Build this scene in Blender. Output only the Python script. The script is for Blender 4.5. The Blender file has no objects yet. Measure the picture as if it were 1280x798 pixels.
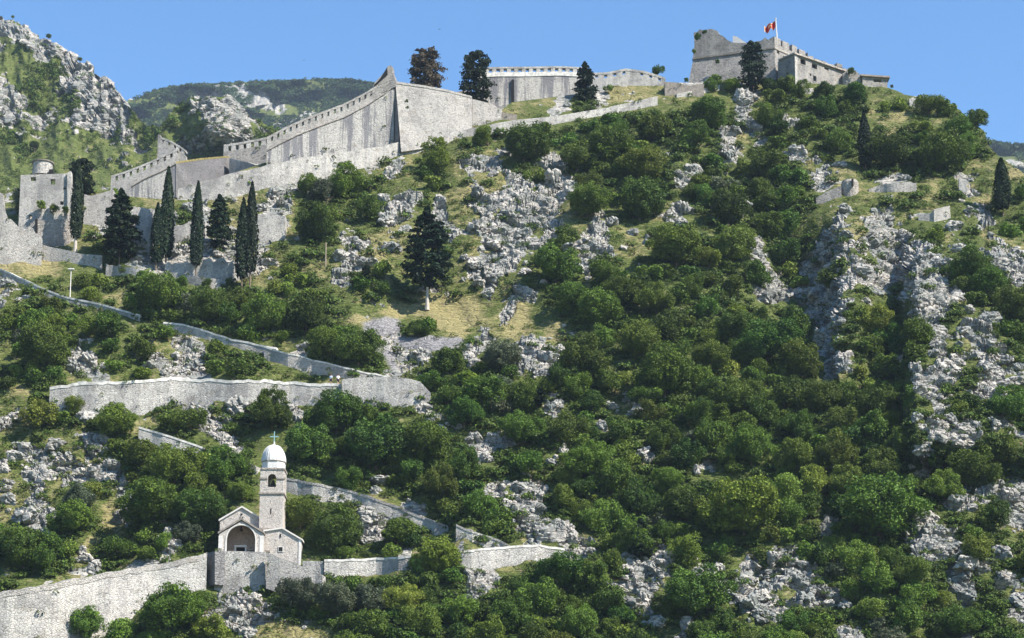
import bpy, bmesh, math, random
import numpy as np
from mathutils import Vector, Matrix
random.seed(7); rng = np.random.default_rng(7)
sc = bpy.context.scene
COL = sc.collection
R = math.radians
# ------------------------------------------------------------------ camera
PITCH = R(10.0); FPX = 2444.0; SHIFT = 300.0
cam_d = bpy.data.cameras.new('camera'); cam = bpy.data.objects.new('camera', cam_d); COL.objects.link(cam)
cam_d.sensor_width = 36.0; cam_d.lens = 36.0*FPX/1280.0; cam_d.shift_y = SHIFT/1280.0
cam_d.clip_start = 1.0; cam_d.clip_end = 9000.0
cam.location = (0, 0, 0); cam.rotation_euler = (R(90)+PITCH, 0, 0)
sc.camera = cam
# ------------------------------------------------------------------ light
SUN = Vector((0.66, -0.40, 0.80)).normalized()
elev = math.asin(SUN.z); rot = math.atan2(SUN.x, SUN.y)
w = bpy.data.worlds.new('World'); sc.world = w; w.use_nodes = True
nt = w.node_tree; nt.nodes.clear()
sky = nt.nodes.new('ShaderNodeTexSky'); sky.sky_type = 'NISHITA'; sky.sun_disc = False
sky.sun_elevation = elev; sky.sun_rotation = rot; sky.altitude = 300; sky.air_density = 1.0; sky.dust_density = 0.1; sky.ozone_density = 3.0
bg = nt.nodes.new('ShaderNodeBackground'); bg.inputs[1].default_value = 0.094
out = nt.nodes.new('ShaderNodeOutputWorld')
hs_ = nt.nodes.new('ShaderNodeHueSaturation'); hs_.inputs['Saturation'].default_value = 1.28; nt.links.new(sky.outputs[0], hs_.inputs['Color']); nt.links.new(hs_.outputs[0], bg.inputs[0]); nt.links.new(bg.outputs[0], out.inputs[0])
sl = bpy.data.lights.new('sun', 'SUN'); sl.energy = 4.8; sl.angle = R(0.5); sl.color = (1.0, 0.93, 0.83)
so = bpy.data.objects.new('sun', sl); COL.objects.link(so)
so.rotation_euler = SUN.to_track_quat('Z', 'Y').to_euler()
sc.view_settings.view_transform = 'Standard'; sc.view_settings.look = 'None'
sc.view_settings.exposure = 1.28; sc.view_settings.gamma = 1.0; sc.view_settings.use_curve_mapping = False
sc.cycles.max_bounces = 5; sc.cycles.diffuse_bounces = 2; sc.cycles.transparent_max_bounces = 4
# ------------------------------------------------------------------ geometry of the view (pixels of the 1280x798 photograph -> points)
CP, SP = math.cos(PITCH), math.sin(PITCH)
def ray(u, v):
    x = (np.asarray(u, float)-640.0)/FPX; up = (399.0-np.asarray(v, float)+SHIFT)/FPX
    return x, CP-SP*up, SP+CP*up
def P(u, v, Y):
    x, y, z = ray(u, v); k = Y/y
    return np.stack(np.broadcast_arrays(x*k, y*k, z*k), -1)
def V3(u, v, Y): return Vector(P(u, v, Y).tolist())
def mpp(Y, v=399): return (Y*CP+Y*float(ray(640, v)[2]/ray(640, v)[1])*SP)/FPX   # metres per photo pixel at distance Y
def pix(p):
    d = p[1]*CP+p[2]*SP; up = -p[1]*SP+p[2]*CP
    return 640+FPX*p[0]/d, 399+SHIFT-FPX*up/d
# ------------------------------------------------------------------ numpy noise
def _h(ix, iy, iz, s):
    n = (ix.astype(np.int64)*374761393 + iy.astype(np.int64)*668265263 + iz.astype(np.int64)*2147483647 + s*1274126177) & 0xffffffff
    n = ((n ^ (n >> 13))*1274126177) & 0xffffffff
    n = ((n ^ (n >> 16))*2246822519) & 0xffffffff
    return ((n ^ (n >> 15)) & 0xffffff)/float(0xffffff)
def vnoise(p, s=0):
    i = np.floor(p); f = p-i; f = f*f*(3-2*f); i = i.astype(np.int64); r = 0
    for a in (0, 1):
        for b in (0, 1):
            for c in (0, 1):
                wgt = (f[..., 0] if a else 1-f[..., 0])*(f[..., 1] if b else 1-f[..., 1])*(f[..., 2] if c else 1-f[..., 2])
                r = r+wgt*_h(i[..., 0]+a, i[..., 1]+b, i[..., 2]+c, s)
    return r
def fbm(p, o=4, s=0):
    r = 0; a = 0.5; t = 0
    for k in range(o):
        r = r+a*vnoise(p*(2.03**k)+k*17.3, s+k); t += a; a *= 0.5
    return r/t            # 0..1
def blocks(p, s=0):
    """fractured rock: every Voronoi cell gets its own height and tilt, cracks between; returns (height, crack)"""
    i = np.floor(p).astype(np.int64); d1 = np.full(p.shape[:-1], 9.0); d2 = d1.copy(); hh = np.zeros_like(d1)
    for a in (-1, 0, 1):
        for b in (-1, 0, 1):
            for c in (-1, 0, 1):
                jx, jy, jz = i[..., 0]+a, i[..., 1]+b, i[..., 2]+c
                dx = p[..., 0]-jx-_h(jx, jy, jz, s+1); dy = p[..., 1]-jy-_h(jx, jy, jz, s+2); dz = p[..., 2]-jz-_h(jx, jy, jz, s+3)
                d = dx*dx+dy*dy+dz*dz
                g = _h(jx, jy, jz, s+4)
                hgt = g+(dx*(_h(jx, jy, jz, s+5)-.5)+dz*(_h(jx, jy, jz, s+6)-.5))*.9
                m = d < d1
                d2 = np.where(m, d1, np.minimum(d2, d)); hh = np.where(m, hgt, hh); d1 = np.where(m, d, d1)
    cr = np.sqrt(d2)-np.sqrt(d1)
    return hh, cr
def sst(a, b, x): 
    t = np.clip((x-a)/(b-a), 0, 1); return t*t*(3-2*t)
# ------------------------------------------------------------------ what grows where on the near slope (one letter = 20 x 20 photo pixels)
# T trees, t light shrubs, g grass, y dry grass, r rock, m rock+grass, k rock+shrub, d cliff, s scree, w masonry
ROWS = [None]*40
def setrow(i, *parts):
    s = ''.join(parts); assert len(s) == 64, (i, len(s)); ROWS[i] = s
G16 = 'g'*16
for i in range(4): setrow(i, G16, G16, G16, G16)
setrow(4, G16, G16, 'wwwwwwwwrrrrwwww', 'wwwwwttwggggTTgg')
setrow(5, G16, G16, 'wwwrTrmmwwggwwww', 'tTwttTggtmgggTgg')
setrow(6, G16, G16, 'wwwrTrmmwwggtgrg', 'ttTTtTgttrTtTTgg')
setrow(7, G16, G16, 'gtrwttTTTtTTTTrt', 'TrTttTmtytmTtTTg')
setrow(8, G16, 'wwwwwwwwwwwwggtt', 'mtTTTTtTTTTTTrmr', 'TtttTTTyTtgTTtgg')
setrow(9, G16, 'wwwwwwwwwwmtgtmr', 'rtmTTTTTTmTTTrmT', 'TrmTtTTTTTgTTTgg')
setrow(10, 'tgwwTTmggwwwwwww', 'wwwwwwwmrmTTgrrk', 'TtrtTTTTTTrkTkTT', 'TTmrmgTTtTTTgmgy')
setrow(11, 'kkwwwTgtwwwwwwmm', 'wwrTTTTtgggtgmgm', 'rkrrTttTTTrTtTTT', 'TTkrwwgrrtmtrtgt')
setrow(12, 'wkwwwgwTgwwgmmmm', 'grmTTTTtrrtrgmmr', 'rrrgtttTTTgTTTTT', 'tTTwwggtttgtmyTt')
setrow(13, 'wkwwgrrTrrrtrgmg', 'rrgTTttTrrtrgmrr', 'rrrmgrgTTmrtTTkt', 'Ttggrtmrgwwtmrtt')
setrow(14, 'wwwwwgrgrrrtrgmg', 'rrmTTrrgmmgrmmrr', 'rmrTmrtmkTTtgtTT', 'TTtrmyrrrTTmTmtt')
setrow(15, 'wwwwwgtgggrrrrrm', 'rggTtgrmmggtgmmr', 'rrTkrrmgmTTttTTd', 'TTTdrkrkrrTmTmrm')
setrow(16, 'ygyyttttrrrrmmgy', 'rgtggrrgggttgrrr', 'rTTTrTtmTTttTTTd', 'TTddkrkrrrrTTTrr')
setrow(17, 'rgttgtttTTttTgyg', 'mtttgrTtggttgrrk', 'gTTTmTTtTtTTTkTT', 'dTkdrrdrkrrTTTTr')
setrow(18, 'mkTtgttyTTTTTtTT', 'tttttggkkTkmggrg', 'rrTTtTTTttTTtTTd', 'ddkdrTkgmrrrkTTT')
setrow(19, 'kTTTtttgtTTttTTT', 'ttTTtttgyyyyyygr', 'ygtTtTtTTTttTtTt', 'tTdkrTTTkrrTkmTT')
setrow(20, 'tTTTtgTTmTtgttTT', 'TtTTTtyssTtgygmm', 'ygymTtTTTTtTtTTt', 'tTTddTTTTTrkrrTT')
setrow(21, 'gTTTTmTgTmgrmtgt', 'wgmTTTTsrsssskrk', 'rrmTtTtTTTTTTtTT', 'tTTrTtTTTTrkmrkT')
setrow(22, 'gTTTrrgtTrgrrTtT', 'TwrrTTTTsrrTTrTT', 'rrrTTtgTTTTtTTTT', 'TTTrrTTTkTrrkrrk')
setrow(23, 'TTTTmkrgtgrrrgtT', 'tgttwwTTrgTTTTTT', 'krTTTTtkTTTTTtTT', 'TTTrmtTTTdrrTrrk')
setrow(24, 'gyTwwwwwwwwwwwww', 'wwwwwwwwwwtTTTTT', 'TTkTTTmTTTTTTTTt', 'tTTTTtTTTdrTkrrT')
setrow(25, 'ggttgmTwwgTrrgmT', 'TTrtTTTtTtrTTTTT', 'TtrkTTmrTTTTTTtT', 'tTTTTTTTTTrTTTrT')
setrow(26, 'rmtttkTTgmTTrrTT', 'TTmTTTTTtgTrrTTT', 'TTTTTrTTTTTtTTTT', 'TTTTTTTTTkrrkTrT')
setrow(27, 'ggtmgrrTwwrTTrrT', 'TTTTTTtTTTTTTrrr', 'rTTtTTTTTTTTTTTt', 'TTTTTTTTTTrrrTTk')
setrow(28, 'krrrmrkTTTTwTTrT', 'TTTTTTTTTTTTTrrT', 'TTrtTTTTrTTTTTtt', 'TTTTTTTTTrTTTTTT')
setrow(29, 'mrrmrrrrTTTTTTTT', 'TTTTgTTTTTTTTtTT', 'TTTTTTTtTtTmrttt', 'TTTTTTTTTrtTTTTT')
setrow(30, 'rgrgtttrTTTTTTTT', 'wtwwwTTmTTTTTTrr', 'rrkTTTTTTTTTTTTT', 'TTTTTTTTTTTrkrrr')
setrow(31, 'mgmgTtyrTTTTTTmT', 'wTTTtTmwwrrTTTTT', 'rrTTTTTTTTTTTTTT', 'TTTTTTTTTTTrrtrr')
setrow(32, 'grrkTTyrtTTTTTTw', 'wTTTTTrrkTwTTTTT', 'rrTTTTTTTTTTTTTT', 'TTTrTTTTTrkTtTrr')
setrow(33, 'TTrTTmgmtTrTTTww', 'wwTTTTrrTkTTwwTT', 'mrrrmTTTTTTTtTTT', 'TTTrTTTTTrrrTtTm')
setrow(34, 'TTTTTmTTgTrTTTww', 'wwTTTTTtTrTTwwww', 'wwwrrtTTTrTTTTmt', 'rrTTTTTTTrrrTTrT')
setrow(35, 'mTTTkrTTrrrmmwww', 'wwwTTwwwwTTTTrrw', 'wTTTTTTrrrTrrTrr', 'rrrTTTTTTTTrrrTT')
setrow(36, 'TwwwwwwwwwwwwwwT', 'rgwgTTTTTTTTTrrT', 'TTTTTTkrrmTTrmrr', 'mrrrTTTTTTTrrTrm')
setrow(37, 'wwwwwwwwTTTTTTrr', 'kTTTTTTTTTTtTrTT', 'TTTTTTTrrTTTTrrr', 'krrrkTTTTTTTrTTr')
setrow(38, 'wwwwTTTTgTTTTmrr', 'rkTkTTTTTTTTTTTt', 'TTTTTTTTrTTTTTkk', 'rTTTTTTTTTTTTTTm')
setrow(39, 'wwwrrTTmTTTTTmkr', 'mmymgTTTTTTTTTTt', 'TTTTTTTTTgrTTTTt', 'TTTTrrTTtgTTrTTT')
def cls(u, v):
    i = min(39, max(0, int(v//20))); j = min(63, max(0, int(u//20))); return ROWS[i][j]
ROCKW = dict(r=.92, k=.56, m=.46, d=.95, s=.5, g=.16, y=.10, t=.18, T=.15, w=.35)
DRYW = dict(r=.45, k=.3, m=.6, d=.1, s=.4, g=.44, y=1.0, t=.2, T=-.2, w=.5)
SCRW = dict(s=1.0)
def grid(wd, dflt=0.0): return np.array([[wd.get(c, dflt) for c in r] for r in ROWS])
def samp(Gd, u, v):
    x = np.clip(u/20-.5, 0, Gd.shape[1]-1.001); y = np.clip(v/20-.5, 0, Gd.shape[0]-1.001)
    i = y.astype(int); j = x.astype(int); fy = y-i; fx = x-j
    return (Gd[i, j]*(1-fy)*(1-fx)+Gd[i+1, j]*fy*(1-fx)+Gd[i, j+1]*(1-fy)*fx+Gd[i+1, j+1]*fy*fx)
# ------------------------------------------------------------------ distance of the near slope behind every direction
def e_tan(v): x, y, z = ray(640, v); return z/y
VS = np.array([(-900,330),(-300,250),(0,238),(25,236),(88,240),(140,238),(163,246),(200,249),(222,247),(250,236),(290,217),(333,203),(400,180),(490,135),(560,140),(600,141),(625,139),
  (640,128),(720,118),(760,106),(800,101),(830,103),(860,104),(900,101),(960,98),(1000,104),(1050,106),(1110,109),(1130,118),(1150,122),(1180,130),(1200,138),
  (1215,150),(1230,165),(1236,182),(1250,197),(1280,217),(1330,240),(1500,310),(1900,420),(2400,520)], float)
def v_sky(u): return np.interp(u, VS[:, 0], VS[:, 1])
def ysurf(u, v):
    u = np.asarray(u, float); v = np.asarray(v, float)
    e = e_tan(v)
    Y = 210.0/np.maximum(0.25, 1-e)
    def g(cu, cv, su, sv, a): return a*np.exp(-((u-cu)/su)**2-((v-cv)/sv)**2)
    win = lambda a, b, c, d: sst(a, b, v)*(1-sst(c, d, v))
    Y = Y + g(985, 345, 55, 90, 15) + g(930, 200, 45, 60, 6) + g(850, 190, 18, 50, -4) + g(690, 290, 60, 70, -3)
    Y = Y - 12*sst(1026, 1054, u)*(1-sst(1062, 1125, u))*win(262, 290, 400, 450)
    Y = Y - 14*sst(1120, 1148, u)*(1-sst(1190, 1420, u))*win(270, 330, 545, 600)
    Y = Y + g(1108, 430, 28, 70, 4) + g(1180, 620, 60, 70, 3) - 5*sst(1040, 1050, u)*(1-sst(1060, 1110, u))*win(415, 430, 480, 500)
    Y = Y - 5*sst(1120, 1150, u)*(1-sst(1210, 1300, u))*win(600, 630, 700, 760)
    Y = Y + g(560, 395, 130, 26, 3) + g(280, 345, 160, 20, 2) - g(560, 430, 60, 20, 1)
    p = np.stack(np.broadcast_arrays(u/75.0, v/60.0, 0*u+3.3), -1)
    Y = Y + (fbm(p, 3, 11)-.5)*9*sst(130, 220, v)
    return Y
# ------------------------------------------------------------------ node helpers
def mat(name):
    m = bpy.data.materials.new(name); m.use_nodes = True; t = m.node_tree; t.nodes.clear()
    o = t.nodes.new('ShaderNodeOutputMaterial'); b = t.nodes.new('ShaderNodeBsdfPrincipled'); t.links.new(b.outputs[0], o.inputs[0])
    b.inputs['Roughness'].default_value = 0.9
    b.inputs['Specular IOR Level'].default_value = 0.15
    return m, t, b
class N:
    def __init__(s, t): s.t = t
    def new(s, k, **kw):
        n = s.t.nodes.new('ShaderNode'+k)
        for a, b in kw.items(): setattr(n, a, b)
        return n
    def set(s, sock, v):
        if isinstance(v, bpy.types.NodeSocket): s.t.links.new(v, sock)
        elif isinstance(v, (tuple, list)) and len(v) == 3 and sock.type == 'RGBA': sock.default_value = (*v, 1)
        else: sock.default_value = v
    def noise(s, vec, scale, detail=4, rough=.6, dist=0):
        n = s.new('TexNoise'); s.set(n.inputs['Vector'], vec); n.inputs['Scale'].default_value = scale
        n.inputs['Detail'].default_value = detail; n.inputs['Roughness'].default_value = rough; n.inputs['Distortion'].default_value = dist
        return n.outputs[0]
    def voro(s, vec, scale, feature='F1', out='Distance', rnd=1.0):
        n = s.new('TexVoronoi', feature=feature); s.set(n.inputs['Vector'], vec); n.inputs['Scale'].default_value = scale
        n.inputs['Randomness'].default_value = rnd
        return n.outputs[out]
    def math(s, op, a, b=0.0, clamp=False):
        n = s.new('Math', operation=op, use_clamp=clamp); s.set(n.inputs[0], a); s.set(n.inputs[1], b); return n.outputs[0]
    def rng(s, x, a, b, c=0.0, d=1.0):
        n = s.new('MapRange', interpolation_type='SMOOTHSTEP'); s.set(n.inputs[0], x)
        for i, q in enumerate((a, b, c, d)): s.set(n.inputs[i+1], q)
        return n.outputs[0]
    def mix(s, f, a, b, blend='MIX'):
        n = s.new('Mix', data_type='RGBA', blend_type=blend); s.set(n.inputs[0], f); s.set(n.inputs[6], a); s.set(n.inputs[7], b); return n.outputs[2]
    def pos(s, sx=1, sy=1, sz=1, obj=True):
        c = s.new('TexCoord') if obj else s.new('NewGeometry')
        m = s.new('Mapping'); m.inputs['Scale'].default_value = (sx, sy, sz)
        s.t.links.new(c.outputs['Object' if obj else 'Position'], m.inputs[0]); return m.outputs[0]
    def attr(s, name): n = s.new('Attribute', attribute_name=name); return n.outputs['Fac']
    def bump(s, h, strength, dist, bsdf):
        n = s.new('Bump'); s.set(n.inputs['Height'], h); n.inputs['Strength'].default_value = strength; n.inputs['Distance'].default_value = dist
        s.t.links.new(n.outputs[0], bsdf.inputs['Normal'])
def rock_color(n, p, tone=1.0):
    a = n.noise(p, 0.30, 6, .65); b = n.noise(p, 2.4, 5, .72)
    ps = n.new('Mapping'); ps.inputs['Rotation'].default_value = (0, .55, 0); ps.inputs['Scale'].default_value = (.45, .8, 1.7); n.set(ps.inputs[0], p); q = ps.outputs[0]
    c = n.voro(q, .8, 'DISTANCE_TO_EDGE'); bed = n.noise(q, 1.6, 5, .7, .6)
    col = n.mix(n.rng(a, .40, .62), (.27*tone, .285*tone, .265*tone), (.57*tone, .53*tone, .475*tone))
    col = n.mix(n.rng(bed, .47, .60, 0, .85), col, (.20*tone, .195*tone, .185*tone))
    col = n.mix(n.rng(b, .60, .72, 0, .7), col, (.15*tone, .147*tone, .137*tone))
    col = n.mix(n.rng(n.noise(p, .9, 3), .60, .75, 0, .5), col, (.44*tone, .36*tone, .27*tone))
    col = n.mix(n.rng(c, 0.0, .035, .8, 0), col, (.06, .057, .05))
    return col, b, c
def ground_mat(name, rs=1.0, tone=.85):
    m, t, b = mat(name); n = N(t); p = n.pos(rs, rs, rs)
    rc, rb, rcr = rock_color(n, p, tone)
    g1 = n.noise(p, .5, 5, .65); g2 = n.noise(p, 3.0, 4, .7)
    green = n.mix(n.rng(g2, .35, .7), (.050, .068, .016), (.12, .145, .038))
    dry = n.mix(n.rng(g2, .3, .7), (.16, .145, .06), (.30, .26, .125))
    dw = n.math('ADD', n.attr('dry'), n.math('MULTIPLY', n.math('SUBTRACT', g1, .5), 1.3))
    gc = n.mix(n.rng(dw, .35, .75), green, dry)
    earth = n.mix(n.rng(g1, .4, .6), (.16, .12, .08), (.25, .20, .14))
    gc = n.mix(n.rng(n.noise(p, 1.1, 4, .7), .58, .7), gc, earth)
    rw = n.math('ADD', n.attr('rock'), n.math('MULTIPLY', n.math('SUBTRACT', n.noise(p, .9, 6, .75), .5), .9))
    col = n.mix(n.rng(rw, .42, .58), gc, rc)
    scr = n.mix(n.rng(n.voro(p, 3.0, out='Distance'), .2, .7), (.28, .27, .27), (.17, .165, .165))
    col = n.mix(n.rng(n.attr('scree'), .35, .65), col, scr)
    n.set(b.inputs['Base Color'], col)
    h = n.math('ADD', n.noise(p, 2.5, 7, .75), n.math('MULTIPLY', n.rng(rcr, 0, .1), .6))
    n.bump(h, .9, .35, b)
    return m
def stone_mat(name, c1, c2, dark, scale=1.6, streak=0.0, stain=.5, mortar=(.33, .32, .30)):
    m, t, b = mat(name); n = N(t); p = n.pos()
    warp = n.new('VectorMath', operation='ADD'); nn = n.new('TexNoise'); n.set(nn.inputs['Vector'], p); nn.inputs['Scale'].default_value = 1.2
    sc2 = n.new('VectorMath', operation='SCALE'); t.links.new(nn.outputs['Color'], sc2.inputs[0]); sc2.inputs['Scale'].default_value = .35
    t.links.new(p, warp.inputs[0]); t.links.new(sc2.outputs[0], warp.inputs[1])
    mp = n.new('Mapping'); mp.inputs['Scale'].default_value = (1, 1, 1.7); t.links.new(warp.outputs[0], mp.inputs[0])
    q = mp.outputs[0]
    e = n.voro(q, scale, 'DISTANCE_TO_EDGE'); cc = n.new('TexVoronoi'); n.set(cc.inputs['Vector'], q); cc.inputs['Scale'].default_value = scale
    sep = n.new('SeparateColor'); t.links.new(cc.outputs['Color'], sep.inputs[0])
    mid = tuple((x+y)/2 for x, y in zip(c1, c2))
    col = n.mix(n.math('MULTIPLY', sep.outputs[0], .8), mid, c2)
    col = n.mix(n.rng(sep.outputs[1], .55, .95, 0, .45), col, c1)
    col = n.mix(n.rng(sep.outputs[1], .88, .97, 0, .45), col, dark)
    col = n.mix(n.rng(e, 0.0, .05, .55, 0), col, tuple(x*.62 for x in mid))
    big = n.noise(p, .22, 6, .7)
    col = n.mix(n.rng(big, .45, .62, 0, stain), col, dark); col = n.mix(n.rng(n.noise(p, .6, 4, .65), .56, .70, 0, .5), col, tuple(x*y for x, y in zip(c1, (.72, .66, .55))))
    col = n.mix(n.rng(n.noise(p, 1.9, 5, .78), .57, .64, 0, .62), col, (.12, .117, .105))
    if streak:
        s = n.noise(n.pos(.55, .55, .045), 1.0, 5, .7)
        col = n.mix(n.rng(s, .45, .56, 0, streak), col, (.17, .17, .185))
        s2 = n.noise(n.pos(1.6, 1.6, .09), 1.0, 4, .7)
        col = n.mix(n.rng(s2, .55, .66, 0, streak*.6), col, (.12, .12, .13))
    n.set(b.inputs['Base Color'], col)
    n.bump(n.math('ADD', n.math('MULTIPLY', n.rng(e, 0, .12), .9), n.math('ADD', n.noise(p, 5, 5, .75), n.math('MULTIPLY', sep.outputs[2], .5))), .8, .14, b)
    return m
def plain(name, c, rough=.8, var=.25, scale=3.0, bump=.03, metal=0.0):
    m, t, b = mat(name); n = N(t); p = n.pos()
    f = n.noise(p, scale, 5, .65)
    n.set(b.inputs['Base Color'], n.mix(n.rng(f, .3, .7), tuple(x*(1-var) for x in c), tuple(min(1, x*(1+var)) for x in c)))
    b.inputs['Roughness'].default_value = rough; b.inputs['Metallic'].default_value = metal
    if bump: n.bump(f, .5, bump, b)
    return m
def leaf_mat(name, dark, light, vary=(0.10, 0.11, 0.03), use_obj=True):
    m, t, b = mat(name); n = N(t)
    rnd = n.new('ObjectInfo').outputs['Random'] if use_obj else n.attr('tint')
    l = n.attr('leaf')
    c = n.mix(l, dark, light)
    c = n.mix(n.rng(rnd, .35, 1.0, 0, .42), c, vary)
    hs = n.new('HueSaturation'); n.set(hs.inputs['Color'], c); hs.inputs['Saturation'].default_value = 1.12; n.set(hs.inputs['Value'], n.math('ADD', .74, n.math('MULTIPLY', n.math('FRACT', n.math('MULTIPLY', rnd, 7.31)), .85)))
    n.set(hs.inputs['Hue'], n.math('ADD', .492, n.math('MULTIPLY', n.math('FRACT', n.math('MULTIPLY', rnd, 13.7)), .04)))
    c = hs.outputs[0]
    n.set(b.inputs['Base Color'], c); b.inputs['Roughness'].default_value = .6; b.inputs['Specular IOR Level'].default_value = .2
    tr = n.new('BsdfTranslucent'); n.set(tr.inputs[0], c); mx = n.new('MixShader'); mx.inputs[0].default_value = .22
    t.links.new(b.outputs[0], mx.inputs[1]); t.links.new(tr.outputs[0], mx.inputs[2])
    t.links.new(mx.outputs[0], [q for q in t.nodes if q.type == 'OUTPUT_MATERIAL'][0].inputs[0])
    return m
M = {}
M['ground'] = ground_mat('limestone_slope')
M['mountain'] = ground_mat('mountain_rock', rs=.55, tone=.74)
M['rock'] = None
m_, t_, b_ = mat('limestone'); n_ = N(t_); p_ = n_.pos(obj=False)
c_, rb_, rc_ = rock_color(n_, p_, .88); n_.set(b_.inputs['Base Color'], c_); n_.bump(n_.noise(p_, 2.6, 7, .75), .9, .25, b_); M['rock'] = m_
M['wall_white'] = stone_mat('pale_rubble_masonry', (.42, .40, .365), (.58, .555, .51), (.25, .24, .225), 2.6, .25, .75)
M['wall_grey'] = stone_mat('grey_rubble_masonry', (.33, .315, .29), (.48, .455, .42), (.20, .19, .18), 2.6, 0, .5)
M['wall_streak'] = stone_mat('streaked_curtain_masonry', (.43, .41, .375), (.52, .495, .455), (.26, .25, .24), 2.2, .85, .35)
M['wall_castle'] = stone_mat('weathered_castle_masonry', (.25, .235, .215), (.40, .375, .34), (.14, .13, .12), 2.2, .3, .55)
M['wall_brown'] = stone_mat('brown_parapet_masonry', (.33, .29, .25), (.46, .42, .37), (.2, .18, .16), 1.6, .1, .5)
M['wall_shade'] = stone_mat('weathered_masonry_painted_shade', (.17, .165, .165), (.26, .25, .245), (.10, .10, .10), 2.2, .4, .5, (.2, .2, .2))  # weathering and the shade of left-facing walls, both mixed into the colour
M['coping'] = plain('lime_coping', (.52, .50, .46), .9, .35, 1.5)
M['ashlar'] = stone_mat('chapel_ashlar', (.53, .475, .425), (.64, .59, .535), (.42, .37, .33), 3.4, .12, .45, (.36, .30, .26))
M['plaster'] = plain('pale_stone_trim', (.60, .57, .53), .85, .12, 4)
M['lead'] = plain('pale_dome_plaster', (.56, .55, .53), .7, .12, 3)
M['cross'] = plain('verdigris_metal', (.22, .36, .38), .5, .2, 8, 0)
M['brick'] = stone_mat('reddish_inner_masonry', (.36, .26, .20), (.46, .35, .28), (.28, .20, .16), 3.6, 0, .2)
M['dark'] = plain('black_opening_and_shade', (.02, .02, .02), 1, .2, 3, 0)  # near black, for openings and the painted shade on the parapet peak
M['roof'] = plain('weathered_roof', (.24, .21, .18), .9, .3, 2)
M['concrete'] = plain('pale_concrete', (.45, .44, .42), .9, .15, 4)
M['wood'] = plain('grey_wood_pole', (.30, .25, .19), .9, .2, 6)
M['trunk'] = plain('bark', (.16, .125, .09), .95, .3, 4)
M['palebark'] = plain('pale_bark', (.42, .38, .33), .95, .2, 4)
M['bronze'] = plain('bronze_bell', (.10, .08, .05), .45, .2, 8, 0, .7)
LEAF = {
 'T': leaf_mat('oak_foliage', (.025, .046, .011), (.105, .150, .032), (.155, .175, .040)),
 't': leaf_mat('light_foliage', (.050, .075, .015), (.15, .19, .040), (.19, .20, .055)),
 'c': leaf_mat('cypress_foliage', (.007, .014, .007), (.021, .036, .015), (.018, .028, .012)),
 'b': leaf_mat('withered_foliage', (.035, .030, .022), (.085, .070, .050), (.06, .05, .04)),
 'o': leaf_mat('greyish_foliage', (.050, .064, .036), (.12, .135, .085), (.12, .125, .07)),
 's': leaf_mat('scrub_foliage', (.035, .055, .012), (.10, .135, .035), (.24, .21, .085), False),
 'f': leaf_mat('far_foliage', (.030, .050, .020), (.06, .09, .03), (.06, .08, .03), False),
}
# ------------------------------------------------------------------ object helpers
def tag(o, label=None, cat=None, group=None, kind=None):
    if label: o['label'] = label
    if cat: o['category'] = cat
    if group: o['group'] = group
    if kind: o['kind'] = kind
    return o
def link(name, me, material=None, parent=None):
    o = bpy.data.objects.new(name, me); COL.objects.link(o)
    if material is not None and me is not None and len(me.materials) == 0: me.materials.append(material)
    if parent is not None: o.parent = parent
    return o
def empty(name, loc=(0, 0, 0), rz=0.0):
    o = bpy.data.objects.new(name, None); COL.objects.link(o); o.location = loc; o.rotation_euler = (0, 0, rz); o.empty_display_size = .5
    return o
def npmesh(name, verts, faces, attrs=None, smooth=False):
    """verts (n,3), faces (m,k)"""
    me = bpy.data.meshes.new(name); verts = np.asarray(verts, np.float32); faces = np.asarray(faces, np.int32); k = faces.shape[1]
    me.vertices.add(len(verts)); me.vertices.foreach_set('co', verts.ravel())
    me.loops.add(faces.size); me.loops.foreach_set('vertex_index', faces.ravel())
    me.polygons.add(len(faces)); me.polygons.foreach_set('loop_start', np.arange(0, faces.size, k, dtype=np.int32))
    try: me.polygons.foreach_set('loop_total', np.full(len(faces), k, dtype=np.int32))
    except Exception: pass
    me.polygons.foreach_set('use_smooth', np.full(len(faces), smooth, dtype=bool))
    me.update(calc_edges=True); me.validate()
    for a, vals in (attrs or {}).items():
        at = me.attributes.new(a, 'FLOAT', 'POINT'); at.data.foreach_set('value', np.asarray(vals, np.float32).ravel())
    return me
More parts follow.
